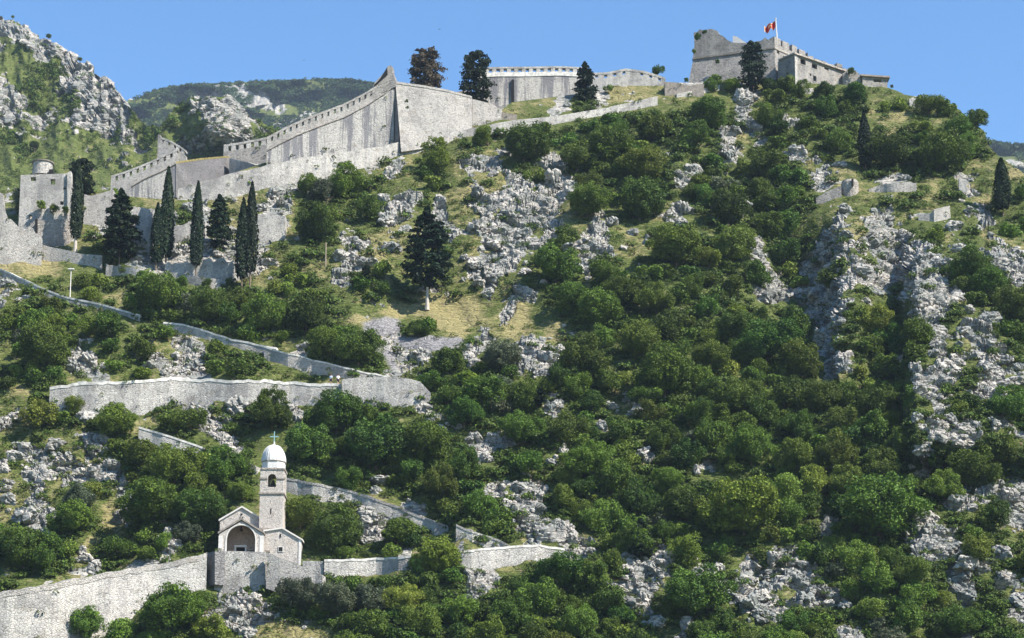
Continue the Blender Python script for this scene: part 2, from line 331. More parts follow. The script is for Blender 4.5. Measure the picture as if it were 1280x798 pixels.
class MB:
    """collects polygons and builds ONE mesh object; coordinates are world, origin is put at `loc`"""
    def __init__(s): s.v = []; s.f = []
    def poly(s, pts): i = len(s.v); s.v += [tuple(p) for p in pts]; s.f.append(tuple(range(i, i+len(pts))))
    def hexa(s, a, b):     # a, b: two matching quads
        i = len(s.v); s.v += [tuple(p) for p in a]+[tuple(p) for p in b]; n = len(a)
        s.f.append(tuple(i+k for k in range(n))[::-1]); s.f.append(tuple(i+n+k for k in range(n)))
        for k in range(n): s.f.append((i+k, i+(k+1) % n, i+n+(k+1) % n, i+n+k))
    def box(s, x0, x1, y0, y1, z0, z1): s.hexa([(x0, y0, z0), (x1, y0, z0), (x1, y1, z0), (x0, y1, z0)], [(x0, y0, z1), (x1, y0, z1), (x1, y1, z1), (x0, y1, z1)])
    def xz(s, pts, y0, y1): s.hexa([(x, y0, z) for x, z in pts], [(x, y1, z) for x, z in pts])
    def ring(s, prof, cx, cy, n=8, ph=0.0):    # lathe: prof = [(r,z)...]
        i = len(s.v)
        for r, z in prof:
            for k in range(n): a = ph+2*math.pi*k/n; s.v.append((cx+r*math.cos(a), cy+r*math.sin(a), z))
        for j in range(len(prof)-1):
            for k in range(n): s.f.append((i+j*n+k, i+j*n+(k+1) % n, i+(j+1)*n+(k+1) % n, i+(j+1)*n+k))
        s.f.append(tuple(i+k for k in range(n))[::-1]); s.f.append(tuple(i+(len(prof)-1)*n+k for k in range(n)))
    def tube(s, a, b, ra, rb, n=8):
        a = Vector(a); b = Vector(b); d = (b-a).normalized(); q = d.orthogonal().normalized(); w_ = d.cross(q)
        A = [a+(q*math.cos(2*math.pi*k/n)+w_*math.sin(2*math.pi*k/n))*ra for k in range(n)]
        B = [b+(q*math.cos(2*math.pi*k/n)+w_*math.sin(2*math.pi*k/n))*rb for k in range(n)]
        s.hexa(A, B)
    def build(s, name, material, parent=None, loc=None, bev=0.0, smooth=False):
        me = bpy.data.meshes.new(name)
        top_ = parent
        while top_ is not None and top_.parent is not None: top_ = top_.parent
        off = Vector(loc) if loc is not None else (Vector(top_.location) if top_ is not None else Vector((0, 0, 0)))
        me.from_pydata([tuple(Vector(p)-off) for p in s.v], [], s.f); me.update()
        bm = bmesh.new(); bm.from_mesh(me); bmesh.ops.recalc_face_normals(bm, faces=bm.faces)
        if bev: bmesh.ops.bevel(bm, geom=list(bm.edges), offset=bev, segments=1, affect='EDGES', clamp_overlap=True)
        bm.to_mesh(me); bm.free()
        if smooth: me.polygons.foreach_set('use_smooth', [True]*len(me.polygons))
        o = link(name, me, material, parent)
        if loc is not None: o.location = loc
        return o
# ================================================================== TERRAIN
def build_layer(name, us, nrow, vbot, vsky, yfun, rockf, material, amp, cell, seed, back):
    us = np.asarray(us, float); nu = len(us); vs0 = vsky(us)
    t = np.linspace(0, 1, nrow)[:, None]
    vv = vbot+(vs0[None, :]-vbot)*t; uu = np.broadcast_to(us[None, :], vv.shape)
    Y = yfun(uu, vv); Pt = P(uu, vv, Y)
    rows = [Pt]; uA = [uu]; vA = [vv]; last = Pt[-1]
    ad = []
    for dy, dz in back:
        q = last.copy(); q[:, 1] += dy; q[:, 0] *= (1+dy/np.maximum(last[:, 1], 1)); q[:, 2] += dz
        ad.append(q)
    Pt = np.concatenate([Pt, np.stack(ad)], 0)
    uu = np.concatenate([uu, np.broadcast_to(us[None, :], (len(back), nu))], 0); vv = np.concatenate([vv, np.broadcast_to(vs0[None, :], (len(back), nu))], 0)
    gu = np.gradient(Pt, axis=1); gv = np.gradient(Pt, axis=0)
    nrm = np.cross(gu, gv); nrm /= np.linalg.norm(nrm, axis=-1, keepdims=True)+1e-9
    fl = np.sign((nrm*np.array([0, -.5, .8])).sum(-1, keepdims=True)); nrm *= np.where(fl == 0, 1, fl)
    rock, dry, scree, smoothm = rockf(uu, vv, Pt)
    # bedding planes dip to the right; blocks are long along the bedding
    ax = np.array([[.82, .25, -.51], [-.3, .95, .0], [.50, .12, .86]]); q = Pt@ax.T; q = q*np.array([.55, .9, 1.25])
    wv = (np.stack([fbm(q/cell[0]*.6, 3, seed+40+k) for k in range(3)], -1)-.5)*1.2
    h1, c1 = blocks(q/cell[0]+wv, seed); h2, c2 = blocks(q/cell[1]+wv*1.4, seed+9)
    h3_, c3 = blocks(q/cell[1]*2.3+wv*2, seed+19); d = amp[0]*(h1-.4-.45*(1-sst(0, .10, c1)))+amp[1]*(h2-.5-.6*(1-sst(0, .13, c2)))+amp[1]*.30*(h3_-.5-.8*(1-sst(0, .16, c3)))
    soft = (fbm(q/1.6, 3, seed+3)-.5)*.5
    dis = (d*rock*(1-scree*.8)+soft*(1-rock))*smoothm
    k = len(back)
    dis[-k:] *= .3
    Pt = Pt+nrm*dis[..., None]
    nr = Pt.shape[0]; idx = np.arange(nr*nu).reshape(nr, nu)
    F = np.stack([idx[:-1, :-1], idx[:-1, 1:], idx[1:, 1:], idx[1:, :-1]], -1).reshape(-1, 4)
    me = npmesh(name, Pt.reshape(-1, 3), F, dict(rock=rock, dry=dry, scree=scree), smooth=False)
    o = link(name, me, material); tag(o, kind='structure')
    return o
Gr, Gd, Gs = grid(ROCKW), grid(DRYW), grid(SCRW); Gw = grid(dict(w=1.0))
def near_rock(u, v, p):
    n1 = fbm(p/9.0, 4, 21); n2 = fbm(p/9.0, 4, 31); n3 = fbm(p/2.6, 4, 41)
    uu = u+(n1-.5)*46; v2 = v+(n2-.5)*46
    n4 = fbm(p/1.1, 3, 44); r = samp(Gr, uu, v2)+(n3-.5)*1.1+(n4-.5)*.3
    rock = sst(.50, .62, r); rock = np.where((u < -20) | (u > 1300) | (v > 815), sst(.52, .66, fbm(p/11.0, 5, 51)), rock)
    dry = np.clip(samp(Gd, uu, v2)+(n1-.5)*.5, 0, 1)
    sm = 1-.8*sst(.3, .8, samp(Gw, u, v)); x = np.clip(u/4+50, 0, 419).astype(int); y = np.clip(v/4, 0, 219).astype(int); wm = WMASK[y, x]; sm = sm*(1-.9*wm)
    return rock, dry, samp(Gs, uu, v2), sm
# lower slope down to the valley floor, below the picture
us2 = np.linspace(-700, 2100, 120)
def low_y(u, v): return ysurf(u, np.minimum(v, 905.0))*(1-(np.maximum(v-905, 0)/500)*.25)
lo = []
for v in np.linspace(905, 1330, 12): lo.append(P(us2, v+0*us2, low_y(us2, v+0*us2)))
lo = np.stack(lo); idx = np.arange(lo.shape[0]*120).reshape(-1, 120)
lo[0, :, 2] += .3
o = link('lower_slope', npmesh('lower_slope', lo.reshape(-1, 3), np.stack([idx[:-1, :-1], idx[:-1, 1:], idx[1:, 1:], idx[1:, :-1]], -1).reshape(-1, 4),
    dict(rock=np.full(lo.size//3, .3), dry=np.full(lo.size//3, .5), scree=np.zeros(lo.size//3))), M['ground']); tag(o, kind='structure')
zf = float(lo[..., 2].min())+1.0
g = npmesh('valley_floor', [(-6000, -3000, zf), (6000, -3000, zf), (6000, 6000, zf), (-6000, 6000, zf)], [(0, 1, 2, 3)], dict(rock=[.2]*4, dry=[.3]*4, scree=[0]*4))
tag(link('valley_floor', g, M['ground']), kind='structure')
# ---- the steep mountain behind on the left
MM = ["................................",
"rrk.............................",
"mrrrrr..........................",
"mgrrrrr.........................",
"ggttrrrr........................",
"rttgrrrrr..TTTTTTTTTTTTT........",
"rktktrrrk.TTrrrrTTTTTTTT........",
"rkrkrrrrkTTgmrrrkTTTTTTT........",
"tkggggmkktgkkrrkTTTTTTTT........",
"gtgggggmmmggkTkkTTTTTTTT........",
"gggggggrggggTTkkTTTTTTTT........",
"kgtgggmgggggkkkkTTTTTTTT........"]
MG = lambda wd, d: np.array([[wd.get(c, d) for c in r] for r in MM])
Mr, Md = MG({**ROCKW, 'T': .2}, .5), MG(DRYW, .3)
VM = np.array([(-500,-60),(-100,-8),(0,18),(20,27),(45,42),(60,50),(95,74),(112,80),(130,97),(150,118),(165,138),(180,156),(200,160),(214,140),(232,128),(260,121),(285,122),(305,136),(335,158),(380,175),(480,200),(700,260)], float)
def v_m(u): return np.interp(u, VM[:, 0], VM[:, 1])
def y_m(u, v):
    e = e_tan(v); Y = 375.0/np.maximum(.3, 1-e)
    p = np.stack(np.broadcast_arrays(u/40.0, v/60.0, 0*u+1.3), -1)
    Y = Y+(fbm(p, 4, 61)-.5)*26
    p = np.stack(np.broadcast_arrays(u/14.0, v/55.0, 0*u+7.3), -1)
    Y = Y+(fbm(p, 3, 66)-.5)*18*(1-sst(165, 185, v))*(1-sst(165, 195, u))
    Y = Y-30*np.exp(-((u-265)/50.0)**2)*sst(200, 150, v)
    return Y
def mtn_rock(u, v, p):
    n1 = fbm(p/16.0, 4, 71); n2 = fbm(p/16.0, 4, 72); n3 = fbm(p/5, 4, 73)
    r = samp(Mr, u+(n1-.5)*40, v+(n2-.5)*40)+(n3-.5)*1.5
    d = samp(Md, u+(n1-.5)*40, v+(n2-.5)*40)
    return sst(.5, .64, r), np.clip(d*.6+.0+(n3-.5)*.5, 0, 1), 0*u, 1+0*u
build_layer('mountain_behind', np.concatenate([np.linspace(-450, -20, 40), np.arange(-15, 560, 1.7)]), 230, 330.0, v_m, y_m, mtn_rock, M['mountain'], (3.0, 1.1), (9.0, 3.4), 5,
    [(6, -1), (20, -6), (60, -40), (200, -160)])
# ---- far wooded ridge
VF = np.array([(-500,150),(120,135),(170,121),(200,111),(230,106),(262,105),(300,103),(345,101),(400,99),(440,100),(470,103),(520,112),(620,170),(900,260),(1100,215),(1180,186),(1215,178),(1240,176),(1262,180),(1285,180),(1330,184),(1800,260)], float)
def v_f(u): return np.interp(u, VF[:, 0], VF[:, 1])
def y_f(u, v):
    e = e_tan(v); Y = 1000.0/np.maximum(.3, 1-e)
    p = np.stack(np.broadcast_arrays(u/60.0, v/25.0, 0*u+1.3), -1)
    return Y+(fbm(p, 4, 81)-.5)*120
def far_rock(u, v, p):
    n3 = fbm(p/40, 5, 91)
    r = n3+.22*np.exp(-((u-250)/40.0)**2-((v-122)/9.0)**2)+.22*np.exp(-((u-335)/50.0)**2-((v-130)/6.0)**2)+.2*np.exp(-((u-1265)/30.0)**2-((v-188)/4.0)**2)
    return sst(.60, .68, r), 0*u+.3, 0*u, 1+0*u
build_layer('far_ridge', np.arange(-450, 1800, 4.0), 70, 330.0, v_f, y_f, far_rock, M['mountain'], (5, 2), (14.0, 6.0), 6, [(15, -2), (60, -20), (300, -200)])
# ================================================================== WALLS
def frame(p0, p1):
    d = Vector((p1[0]-p0[0], p1[1]-p0[1], 0)).normalized(); n = Vector((-d.y, d.x, 0))
    if n.y < 0: n = -n
    return d, n
def line_pts(spec, step=9.0, off=.8, yfix=None, sm_=1):
    """spec [(u, vtop, vbase)] -> list of (u, top Vector, base Vector): a vertical wall face standing on the slope"""
    out = []
    for (a, b) in zip(spec[:-1], spec[1:]):
        n = max(1, int(abs(b[0]-a[0])/step))
        for k in range(n): f = k/n; out.append(tuple(a[i]+(b[i]-a[i])*f for i in range(3)))
    out.append(spec[-1]); res = []
    for i, (u, vt, vb) in enumerate(out):
        Y = (float(ysurf(u, vb))-off) if yfix is None else yfix(u)
        res.append([u, vt, vb, Y])
    # smooth Y
    Ys = [r[3] for r in res]; n = len(Ys)
    for i in range(n):
        w0 = max(0, i-sm_); w1 = min(n, i+1+sm_); res[i][3] = sum(Ys[w0:w1])/(w1-w0)
    R_ = []
    for u, vt, vb, Y in res:
        b = V3(u, vb, Y); t = V3(u, vt, Y); t.x = b.x; R_.append((u, t, b))
    return R_
def strip(mb, pts, thick, z_from, z_to, proud=0.0):
    """prism along pts; z_from/z_to: functions (top, base) -> z ; proud moves the front towards the camera"""
    n = len(pts); nr = []
    for i in range(n):
        a = pts[max(0, i-1)][1]; b = pts[min(n-1, i+1)][1]; nr.append(frame(a, b)[1])
    idx = []
    for i, (u, t, b) in enumerate(pts):
        f = Vector((b.x, b.y, 0))-nr[i]*proud; k = f+nr[i]*(thick+2*proud)
        z0 = z_from(t, b); z1 = z_to(t, b); j = len(mb.v)
        mb.v += [(f.x, f.y, z0), (f.x, f.y, z1), (k.x, k.y, z1), (k.x, k.y, z0)]; idx.append(j)
    for a, b in zip(idx[:-1], idx[1:]):
        for k in range(4): mb.f.append((a+k, b+k, b+(k+1) % 4, a+(k+1) % 4))
    mb.f.append(tuple(idx[0]+k for k in range(4))); mb.f.append(tuple(idx[-1]+k for k in range(4))[::-1])
WALLS = {}
def wall(name, label, spec, material, thick=1.2, off=.5, rough=.25, down=2.5, coping=0.0, copmat=None, yfix=None, step=9.0, cat='wall', group=None):
    if name in ('path_wall', 'low_wall', 'parapet_wall', 'ruined_wall'): off = min(off, .15)
    pts = line_pts(spec, step, off, yfix, 1 if off < .3 else 5)
    for i, (u, t, b) in enumerate(pts): t.z += (random.random()-.5)*rough
    mb = MB(); base = pts[len(pts)//2][2].copy()
    if coping:
        root = empty(name, base); tag(root, label, cat, group)
        strip(mb, pts, thick, lambda t, b: b.z-min(down, .5 if name in ('path_wall', 'low_wall', 'parapet_wall', 'ruined_wall') else down), lambda t, b: t.z-coping); mb.build('masonry', material, root)
        mc = MB(); strip(mc, pts, thick, lambda t, b: t.z-coping, lambda t, b: t.z, .06); mc.build('coping', copmat or M['coping'], root)
    else:
        strip(mb, pts, thick, lambda t, b: b.z-min(down, .5 if name in ('path_wall', 'low_wall', 'parapet_wall', 'ruined_wall') else down), lambda t, b: t.z); root = mb.build(name, material, None, base); tag(root, label, cat, group)
    WALLS[label] = pts; root['kind'] = 'thing'
    return root, pts
def parapet(root, pts, h, thick, gap, pitch, name='battlement', material=None, rail=0.0, z0=0.0, back=0.0):
    """row of merlons on top of pts, all one mesh: blocks with gaps, optional rail over the gaps"""
    mb = MB(); L = [0.0]
    for a, b in zip(pts[:-1], pts[1:]): L.append(L[-1]+(b[1]-a[1]).length)
    def at(s):
        for i in range(len(L)-1):
            if s <= L[i+1]+1e-6:
                f = (s-L[i])/(L[i+1]-L[i]); return pts[i][1].lerp(pts[i+1][1], f), frame(pts[i][1], pts[i+1][1])[1]
        return pts[-1][1].copy(), frame(pts[-2][1], pts[-1][1])[1]
    s = 0.0
    while s < L[-1]-pitch*.4:
        e = min(s+pitch-gap, L[-1]); (a, n) = at(s); (b, _) = at(e); a = a+n*back; b = b+n*back; hh = h-rail+(random.uniform(-.06, .06) if rail else random.uniform(-.25, .1))
        lo_ = [a, b, b+n*thick, a+n*thick]
        mb.hexa([Vector((q.x, q.y, q.z+z0)) for q in lo_], [Vector((q.x, q.y, q.z+z0+hh)) for q in lo_]); s += pitch
    if rail:
        q = 0.0; st = pitch*2
        while q < L[-1]-.1:
            e = min(q+st, L[-1]); a, n = at(q); b, _ = at(e); a = a+n*back; b = b+n*back
            lo_ = [a-n*.04, b-n*.04, b+n*(thick+.04), a+n*(thick+.04)]
            mb.hexa([Vector((c.x, c.y, c.z+z0+h-rail)) for c in lo_], [Vector((c.x, c.y, c.z+z0+h)) for c in lo_]); q = e
    return mb.build(name, material or M['wall_grey'], root)
# --- lower works
wall('retaining_wall', 'long pale rubble retaining wall with grey coping descending left from below the chapel',
  [(-40,748,860),(0,739,840),(60,729,830),(100,722,800),(150,713,775),(200,704,748),(235,697,728),(258,691,722)], M['wall_white'], 2.5, .8, .3, 3, .75, M['wall_grey'])
wall('bastion', 'grey stone bastion carrying the chapel porch', [(268,689,722),(300,689,717),(332,690,712)], M['wall_white'], 5.0, 3.4, .1, 4)
wall('retaining_wall', 'grey stepped wall running down right from the chapel corner', [(333,690,707),(350,697,713),(375,707,720),(403,720,730)], M['wall_grey'], 1.0, 3.0, .2, 3)
wall('parapet_wall', 'short pale wall between the chapel side room and the dark bush', [(378,701,712),(404,702,720)], M['wall_white'], 1, .8, .15)
wall('parapet_wall', 'white walled path section right of the chapel, between two bushes', [(405,700,722),(440,699,720),(480,697,716),(516,695,712)], M['wall_white'], 1.2, .8, .15, 2.5, .3)
wall('parapet_wall', 'pale curved walled path end right of the bushy tree below the long diagonal path', [(568,690,704),(600,686,712),(640,683,705),(675,681,698),(706,686,692)], M['wall_white'], 1.2, .8, .15, 2.5, .3)
wall('path_wall', 'long pale diagonal path wall running down right behind the bell tower', [(356,598,612),(372,600,618),(400,605,628),(440,613,626),(470,623,636),(500,634,648),(520,643,655),(543,652,666),(560,658,671)], M['wall_white'], 1.2, .8, .2, 2, .35, M['wall_grey'])
wall('path_wall', 'pale lowest stretch of diagonal path wall ending above the curved path', [(570,656,672),(600,667,680),(625,676,686),(646,685,692)], M['wall_white'], 1.2, .8, .2, 2, .3, M['wall_grey'])
wall('path_wall', 'short sunlit sloping wall between bushes left of and above the bell tower', [(173,533,549),(190,538,559),(215,546,566),(235,552,566),(256,560,568)], M['wall_white'], 1.2, .8, .15, 2, .3)
wall('path_wall', 'small pale piece of sloping path wall showing just left of the dome', [(294,572,582),(306,577,589),(320,584,596)], M['wall_white'], 1.2, .8, .2, 2)
wallI, ptsI = wall('terrace_wall', 'long white terrace wall above the bell tower with two walkers standing on it',
  [(62,484,492),(90,480,500),(120,477,506),(155,476,510),(180,474,508),(212,472,500),(250,474,492),(290,475,496),(330,475,500),(380,479,501),(426,480,499)], M['wall_white'], 3.2, 1.4, .28, 3, .45, M['coping'], step=6)
wall('terrace_wall', 'pale rubble end bastion of the terrace wall right of the two walkers', [(427,474,497),(450,473,497),(480,472,496),(505,472,494),(525,477,494),(538,490,498)], M['wall_white'], 3.0, 2.4, .25, 3)
wall('path_wall', 'white upper diagonal path wall zigzagging down from the left edge of the slope', [(-30,325,333),(0,336,343),(22,346,353),(50,359,366),(84,371,377),(110,376,384),(140,384,390),(175,394,402)], M['wall_white'], .9, .8, .18, 2, .3)
wall('path_wall', 'white diagonal path wall passing in front of the round bushes below the cypresses', [(204,402,410),(230,406,415),(260,414,425),(290,424,433),(320,430,443),(345,435,450)], M['wall_white'], .9, .8, .18, 2, .3)
wall('path_wall', 'grey diagonal path wall coming down to the two walkers', [(330,433,448),(370,444,462),(400,452,468),(440,461,474),(480,470,477),(496,473,478)], M['wall_grey'], .9, 1.0, .2, 2, .25)
# --- low walls along the cypress row
wall('low_wall', 'low grey wall at the foot of the left tower beside the pale trunked cypress', [(50,306,324),(75,312,326),(100,317,330),(127,319,336)], M['wall_grey'], .8, 1.2, .25, 2)
wall('low_wall', 'low crumbling dry stone wall under the row of cypresses', [(132,330,344),(170,336,346),(205,338,350),(240,345,356),(275,350,362)], M['wall_grey'], .8, .6, .5, 2, step=4)
wall('terrace_wall', 'white rubble terrace wall behind the slim cypresses', [(206,331,342),(240,328,346),(270,326,352),(296,324,350),(318,326,340)], M['wall_white'], 1.5, .8, 1.1, 3, step=4)
wall('terrace_wall', 'short white walled terrace edge between cypress pair and the single slim cypress', [(214,283,297),(235,280,297),(256,278,296)], M['wall_white'], 1.2, .8, .3, 3, step=4)
wall('terrace_wall', 'broken white masonry block right of the two tall cypresses', [(318,268,298),(340,268,299),(356,270,298)], M['wall_white'], 2.0, .8, .5, 3, step=4)
# --- upper works
wall('curtain_wall', 'long pale sloping rampart base rising right below the streaked bastion',
  [(222,236,250),(250,228,247),(290,217,243),(335,206,232),(380,197,226),(430,190,214),(470,184,203),(500,178,192),(540,170,178),(590,161,168),(640,150,158)], M['wall_white'], 2.0, 1.0, .25, 3)
wall('path_wall', 'white sunlit path wall below the upper crenellated curtain wall', [(640,150,160),(690,146,156),(720,141,150),(760,134,143),(800,126,136),(822,120,130)], M['wall_white'], 1, .9, .15, 2)
wall('path_wall', 'thin pale wall climbing to the foot of the castle', [(846,117,123),(870,113,119),(900,106,111)], M['wall_white'], 1, .8, .1, 2)
r_, p_ = wall('bastion', 'great streaked bastion face with a crenellated sloping parapet, left of the sharp corner',
  [(333,188,206),(352,178,202),(372,168,200),(400,157,192),(430,146,186),(460,130,182),(480,117,180),(492,107,179)], M['wall_streak'], 4.0, 2.2, .0, 4, 0, step=6)
def sloped_parapet(root, pts, h_low, h_all, mt, thick=1.0, cordon=True, gap=.45, pitch=1.35):
    """string course, solid low parapet, then merlons with a rail so dark loops show between"""
    if cordon:
        c = MB(); strip(c, pts, .6, lambda t, b: t.z-.2, lambda t, b: t.z+.03, .2); c.build('string_course', M['wall_brown'], root)
    up = [(u, t+Vector((0, 0, h_low)), t) for u, t, b in pts]
    wt = MB(); strip(wt, up, thick+.2, lambda t, b: b.z+.035, lambda t, b: t.z, -.12); wt.build('parapet', mt, root)
    parapet(root, [(u, t, b) for u, t, b in up], h_all-h_low, thick-.2, gap, pitch, 'battlement', mt, .45, .003, .25)
sloped_parapet(r_, p_, 1.35, 2.7, M['wall_grey'])
# raised broken end of the parapet at the peak
mb = MB(); Yk = p_[-1][1].y-.3
A = [V3(u, v, Yk) for u, v in ((462,118),(468,104),(479,92),(485,83),(489,82),(490,90),(495,102),(495,108),(478,116))]
mb.hexa(A, [a+Vector((.4, 1.4, 0)) for a in A]); mb.build('parapet_peak', M['wall_castle'], r_)
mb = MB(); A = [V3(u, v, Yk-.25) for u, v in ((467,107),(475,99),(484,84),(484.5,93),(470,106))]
mb.hexa(A, [a+Vector((0, .2, 0)) for a in A]); mb.build('painted_peak_shade', M['dark'], r_)  # flat black plate painting the shade on the inner side of the peak
# right face of the great bastion, battered, its corner set forward so that a dark sliver flank shows on its left
Zt = float(V3(494, 105, 349.8).z)
def Ycon(u, v, z): x, y, k = ray(u, v); return z*float(y/k)
tops = [(494.5,105),(530,110),(560,115.5),(590,123.5)]; bots = [178,174,167.5,160]
T_ = [V3(u, v, Ycon(u, v, Zt)) for u, v in tops]
B_ = [V3(u+ (7 if i == 0 else 0), b+12, T_[i].y-2.2+(1.0 if i else 0)) for i, ((u, v), b) in enumerate(zip(tops, bots))]
mb = MB()
for i in range(3): mb.hexa([B_[i], B_[i+1], T_[i+1], T_[i]], [B_[i]+Vector((0, 9, 0)), B_[i+1]+Vector((0, 9, 0)), T_[i+1]+Vector((0, 5, 0)), T_[i]+Vector((0, 5, 0))])
FB = V3(490, 190, T_[0].y+1.0)
root = mb.build('bastion', M['wall_grey'], None, T_[1]); tag(root, 'great plain battered bastion face right of the sharp corner, below two big conifers', 'bastion')
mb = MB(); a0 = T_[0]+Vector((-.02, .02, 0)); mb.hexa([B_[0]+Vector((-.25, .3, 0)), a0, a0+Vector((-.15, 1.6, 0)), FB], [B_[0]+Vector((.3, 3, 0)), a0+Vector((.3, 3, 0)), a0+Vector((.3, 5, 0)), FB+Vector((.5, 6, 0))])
mb.build('shaded_flank', M['wall_shade'], root)  # flank darkened by the shade painted into its material
mb = MB()
for a, b in zip(T_[:-1], T_[1:]): mb.hexa([a+Vector((-.05, -.12, .003)), b+Vector((0, -.12, .003)), b+Vector((0, 1.2, .003)), a+Vector((0, 1.2, .003))], [a+Vector((-.05, -.12, .45)), b+Vector((0, -.12, .45)), b+Vector((0, 1.2, .45)), a+Vector((0, 1.2, .45))])
mb.build('coping', M['wall_grey'], root)
wall('curtain_wall', 'lower plain grey wall stepping down right from the battered bastion face', [(590.5,124,162),(605,128,157),(618,132,150),(628,139,147)], M['wall_grey'], 1.5, 0, .3, 3, yfix=lambda u: T_[3].y+.5+(u-590)*.1)
wall('low_wall', 'dark low wall seen over the bastion between its two conifers', [(560,118,124),(580,113,122),(600,117,126)], M['roof'], 1.0, 0, .1, 3, yfix=lambda u: 372.0)
r2, p2 = wall('curtain_wall', 'upper grey curtain wall with white merlons and a dark vertical seam', [(597,98,136),(620,96,134),(660,96,133),(700,95,131),(735,97,126)], M['wall_streak'], 2.0, 0, .0, 4, yfix=lambda u: 371.0+(u-597)*.02)
mb = MB(); strip(mb, [(u, t+Vector((0, 0, .9)), t) for u, t, b in p2], 1.4, lambda t, b: b.z+.004, lambda t, b: t.z, .12); mb.build('parapet', M['coping'], r2)
parapet(r2, [(u, t+Vector((0, 0, .9)), t) for u, t, b in p2], 1.25, 1.0, .7, 1.5, 'battlement', M['wall_white'], .38, .006, .1)
mb = MB(); q = V3(641, 98, 371.0+.88-.35); mb.box(q.x-.28, q.x+.28, q.y-.12, q.y+.4, q.z-6.2, q.z-.3); mb.build('vertical_seam', M['dark'], r2)
# broken right half
r3, p3 = wall('curtain_wall', 'ruined stretch of the upper curtain wall with loopholes, overgrown and falling to the saddle', [(736,97,124),(755,99,123),(772,95,120),(792,91,116),(806,95,112),(818,99,110),(832,104,110)], M['wall_white'], 1.6, 0, .5, 3, yfix=lambda u: 373.0)
parapet(r3, p3, 1.5, 1.0, .6, 1.9, 'battlement', M['wall_white'], .5, -.25, .1)
r3, p3 = wall('ruined_shed', 'brown broken roof edge in the saddle just left of the castle', [(831,103,110),(845,104,112),(862,108,113),(880,104,109)], M['roof'], 3, 0, .5, 2, yfix=lambda u: 369.0, cat='ruin')
wall('ruined_shed', 'small collapsed brown roofed hut at the right foot of the battered bastion', [(619,138,146),(632,141,148),(646,144,150)], M['roof'], 3, .5, .2, 2, cat='ruin')
# --- left outworks
r4, p4 = wall('bastion', 'lit buttressed outwork face behind the tallest cypress with crenellated parapet climbing right',
   [(163,233,246),(180,223,248),(200,214,250),(219,204,250)], M['wall_streak'], 3.0, 0, 0, 3, yfix=lambda u: 344.5)
c = MB(); strip(c, p4, .6, lambda t, b: t.z-.2, lambda t, b: t.z+.03, .2); c.build('string_course', M['wall_brown'], r4)
r5, p5 = wall('crenellated_wall', 'crenellated wall climbing from the round conifer to the pointed end wall at left', [(138,228,240),(160,221,236),(180,213,228),(200,204,220),(216,196,212),(222,194,206)], M['wall_grey'], 1.0, 0, 0, 4, yfix=lambda u: 352.0)
parapet(r5, p5, 1.3, .7, .55, 1.4, 'battlement', M['wall_white'], .4, .003, .1)
r6, p6 = wall('crenellated_wall', 'short pointed crenellated wall falling right, with a dark left flank', [(197,177,200),(205,179,200),(220,186,203),(232,195,205)], M['wall_grey'], 1.0, 0, 0, 2, yfix=lambda u: 353.5-(u-197)*.03)
parapet(r6, p6, 1.1, .8, .5, 1.3, 'battlement', M['wall_white'], .4, .003, .1)
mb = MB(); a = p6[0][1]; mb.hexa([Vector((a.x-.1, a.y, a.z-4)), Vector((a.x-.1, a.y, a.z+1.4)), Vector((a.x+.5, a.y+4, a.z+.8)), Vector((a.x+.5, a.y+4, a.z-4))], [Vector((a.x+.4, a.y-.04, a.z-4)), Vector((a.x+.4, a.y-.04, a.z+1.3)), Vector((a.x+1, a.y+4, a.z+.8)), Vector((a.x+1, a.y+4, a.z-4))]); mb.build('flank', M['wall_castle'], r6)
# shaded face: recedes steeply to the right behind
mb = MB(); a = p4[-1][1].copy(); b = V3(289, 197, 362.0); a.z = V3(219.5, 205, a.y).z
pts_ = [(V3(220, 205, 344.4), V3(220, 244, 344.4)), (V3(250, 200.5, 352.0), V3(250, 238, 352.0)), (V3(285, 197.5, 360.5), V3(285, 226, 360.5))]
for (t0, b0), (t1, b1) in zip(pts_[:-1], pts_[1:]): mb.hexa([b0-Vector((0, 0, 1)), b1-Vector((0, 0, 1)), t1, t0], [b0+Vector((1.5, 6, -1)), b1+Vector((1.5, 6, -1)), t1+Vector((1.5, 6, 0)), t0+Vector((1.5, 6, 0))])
o = mb.build('bastion', M['wall_shade'], None, pts_[0][0]); tag(o, 'shaded grey outwork face with a grassy top right of the tallest cypress', 'bastion')  # shade of this face is put into its colour, along with staining
mb = MB(); 
for (t0, b0), (t1, b1) in zip(pts_[:-1], pts_[1:]): mb.hexa([t0+Vector((-.1, -.1, .01)), t1+Vector((-.1, -.1, .01)), t1+Vector((1.5, 6, .4)), t0+Vector((1.5, 6, .4))], [t0+Vector((-.1, -.1, .35)), t1+Vector((-.1, -.1, .35)), t1+Vector((1.5, 6, .9)), t0+Vector((1.5, 6, .9))])
mb.build('grassy_top', plain('dry_turf', (.20, .17, .07), 1, .4, 2, .1), o)
wall('curtain_wall', 'pale grassy topped wall between the shaded outwork and the streaked bastion', [(286,198,226),(300,201,222),(318,206,218),(334,209,214)], M['wall_grey'], 3, 0, .2, 3, yfix=lambda u: 360.4-(u-286)*.25)
r7, p7 = wall('crenellated_wall', 'short crenellated wall running up to the left end of the streaked bastion', [(279,190,205),(300,187,203),(320,183,200),(336,180,196)], M['wall_castle'], 1, 0, 0, 4, yfix=lambda u: 364.0)
parapet(r7, p7, 1.5, .7, .6, 1.5, 'battlement', M['wall_white'], .45, .003, .1)
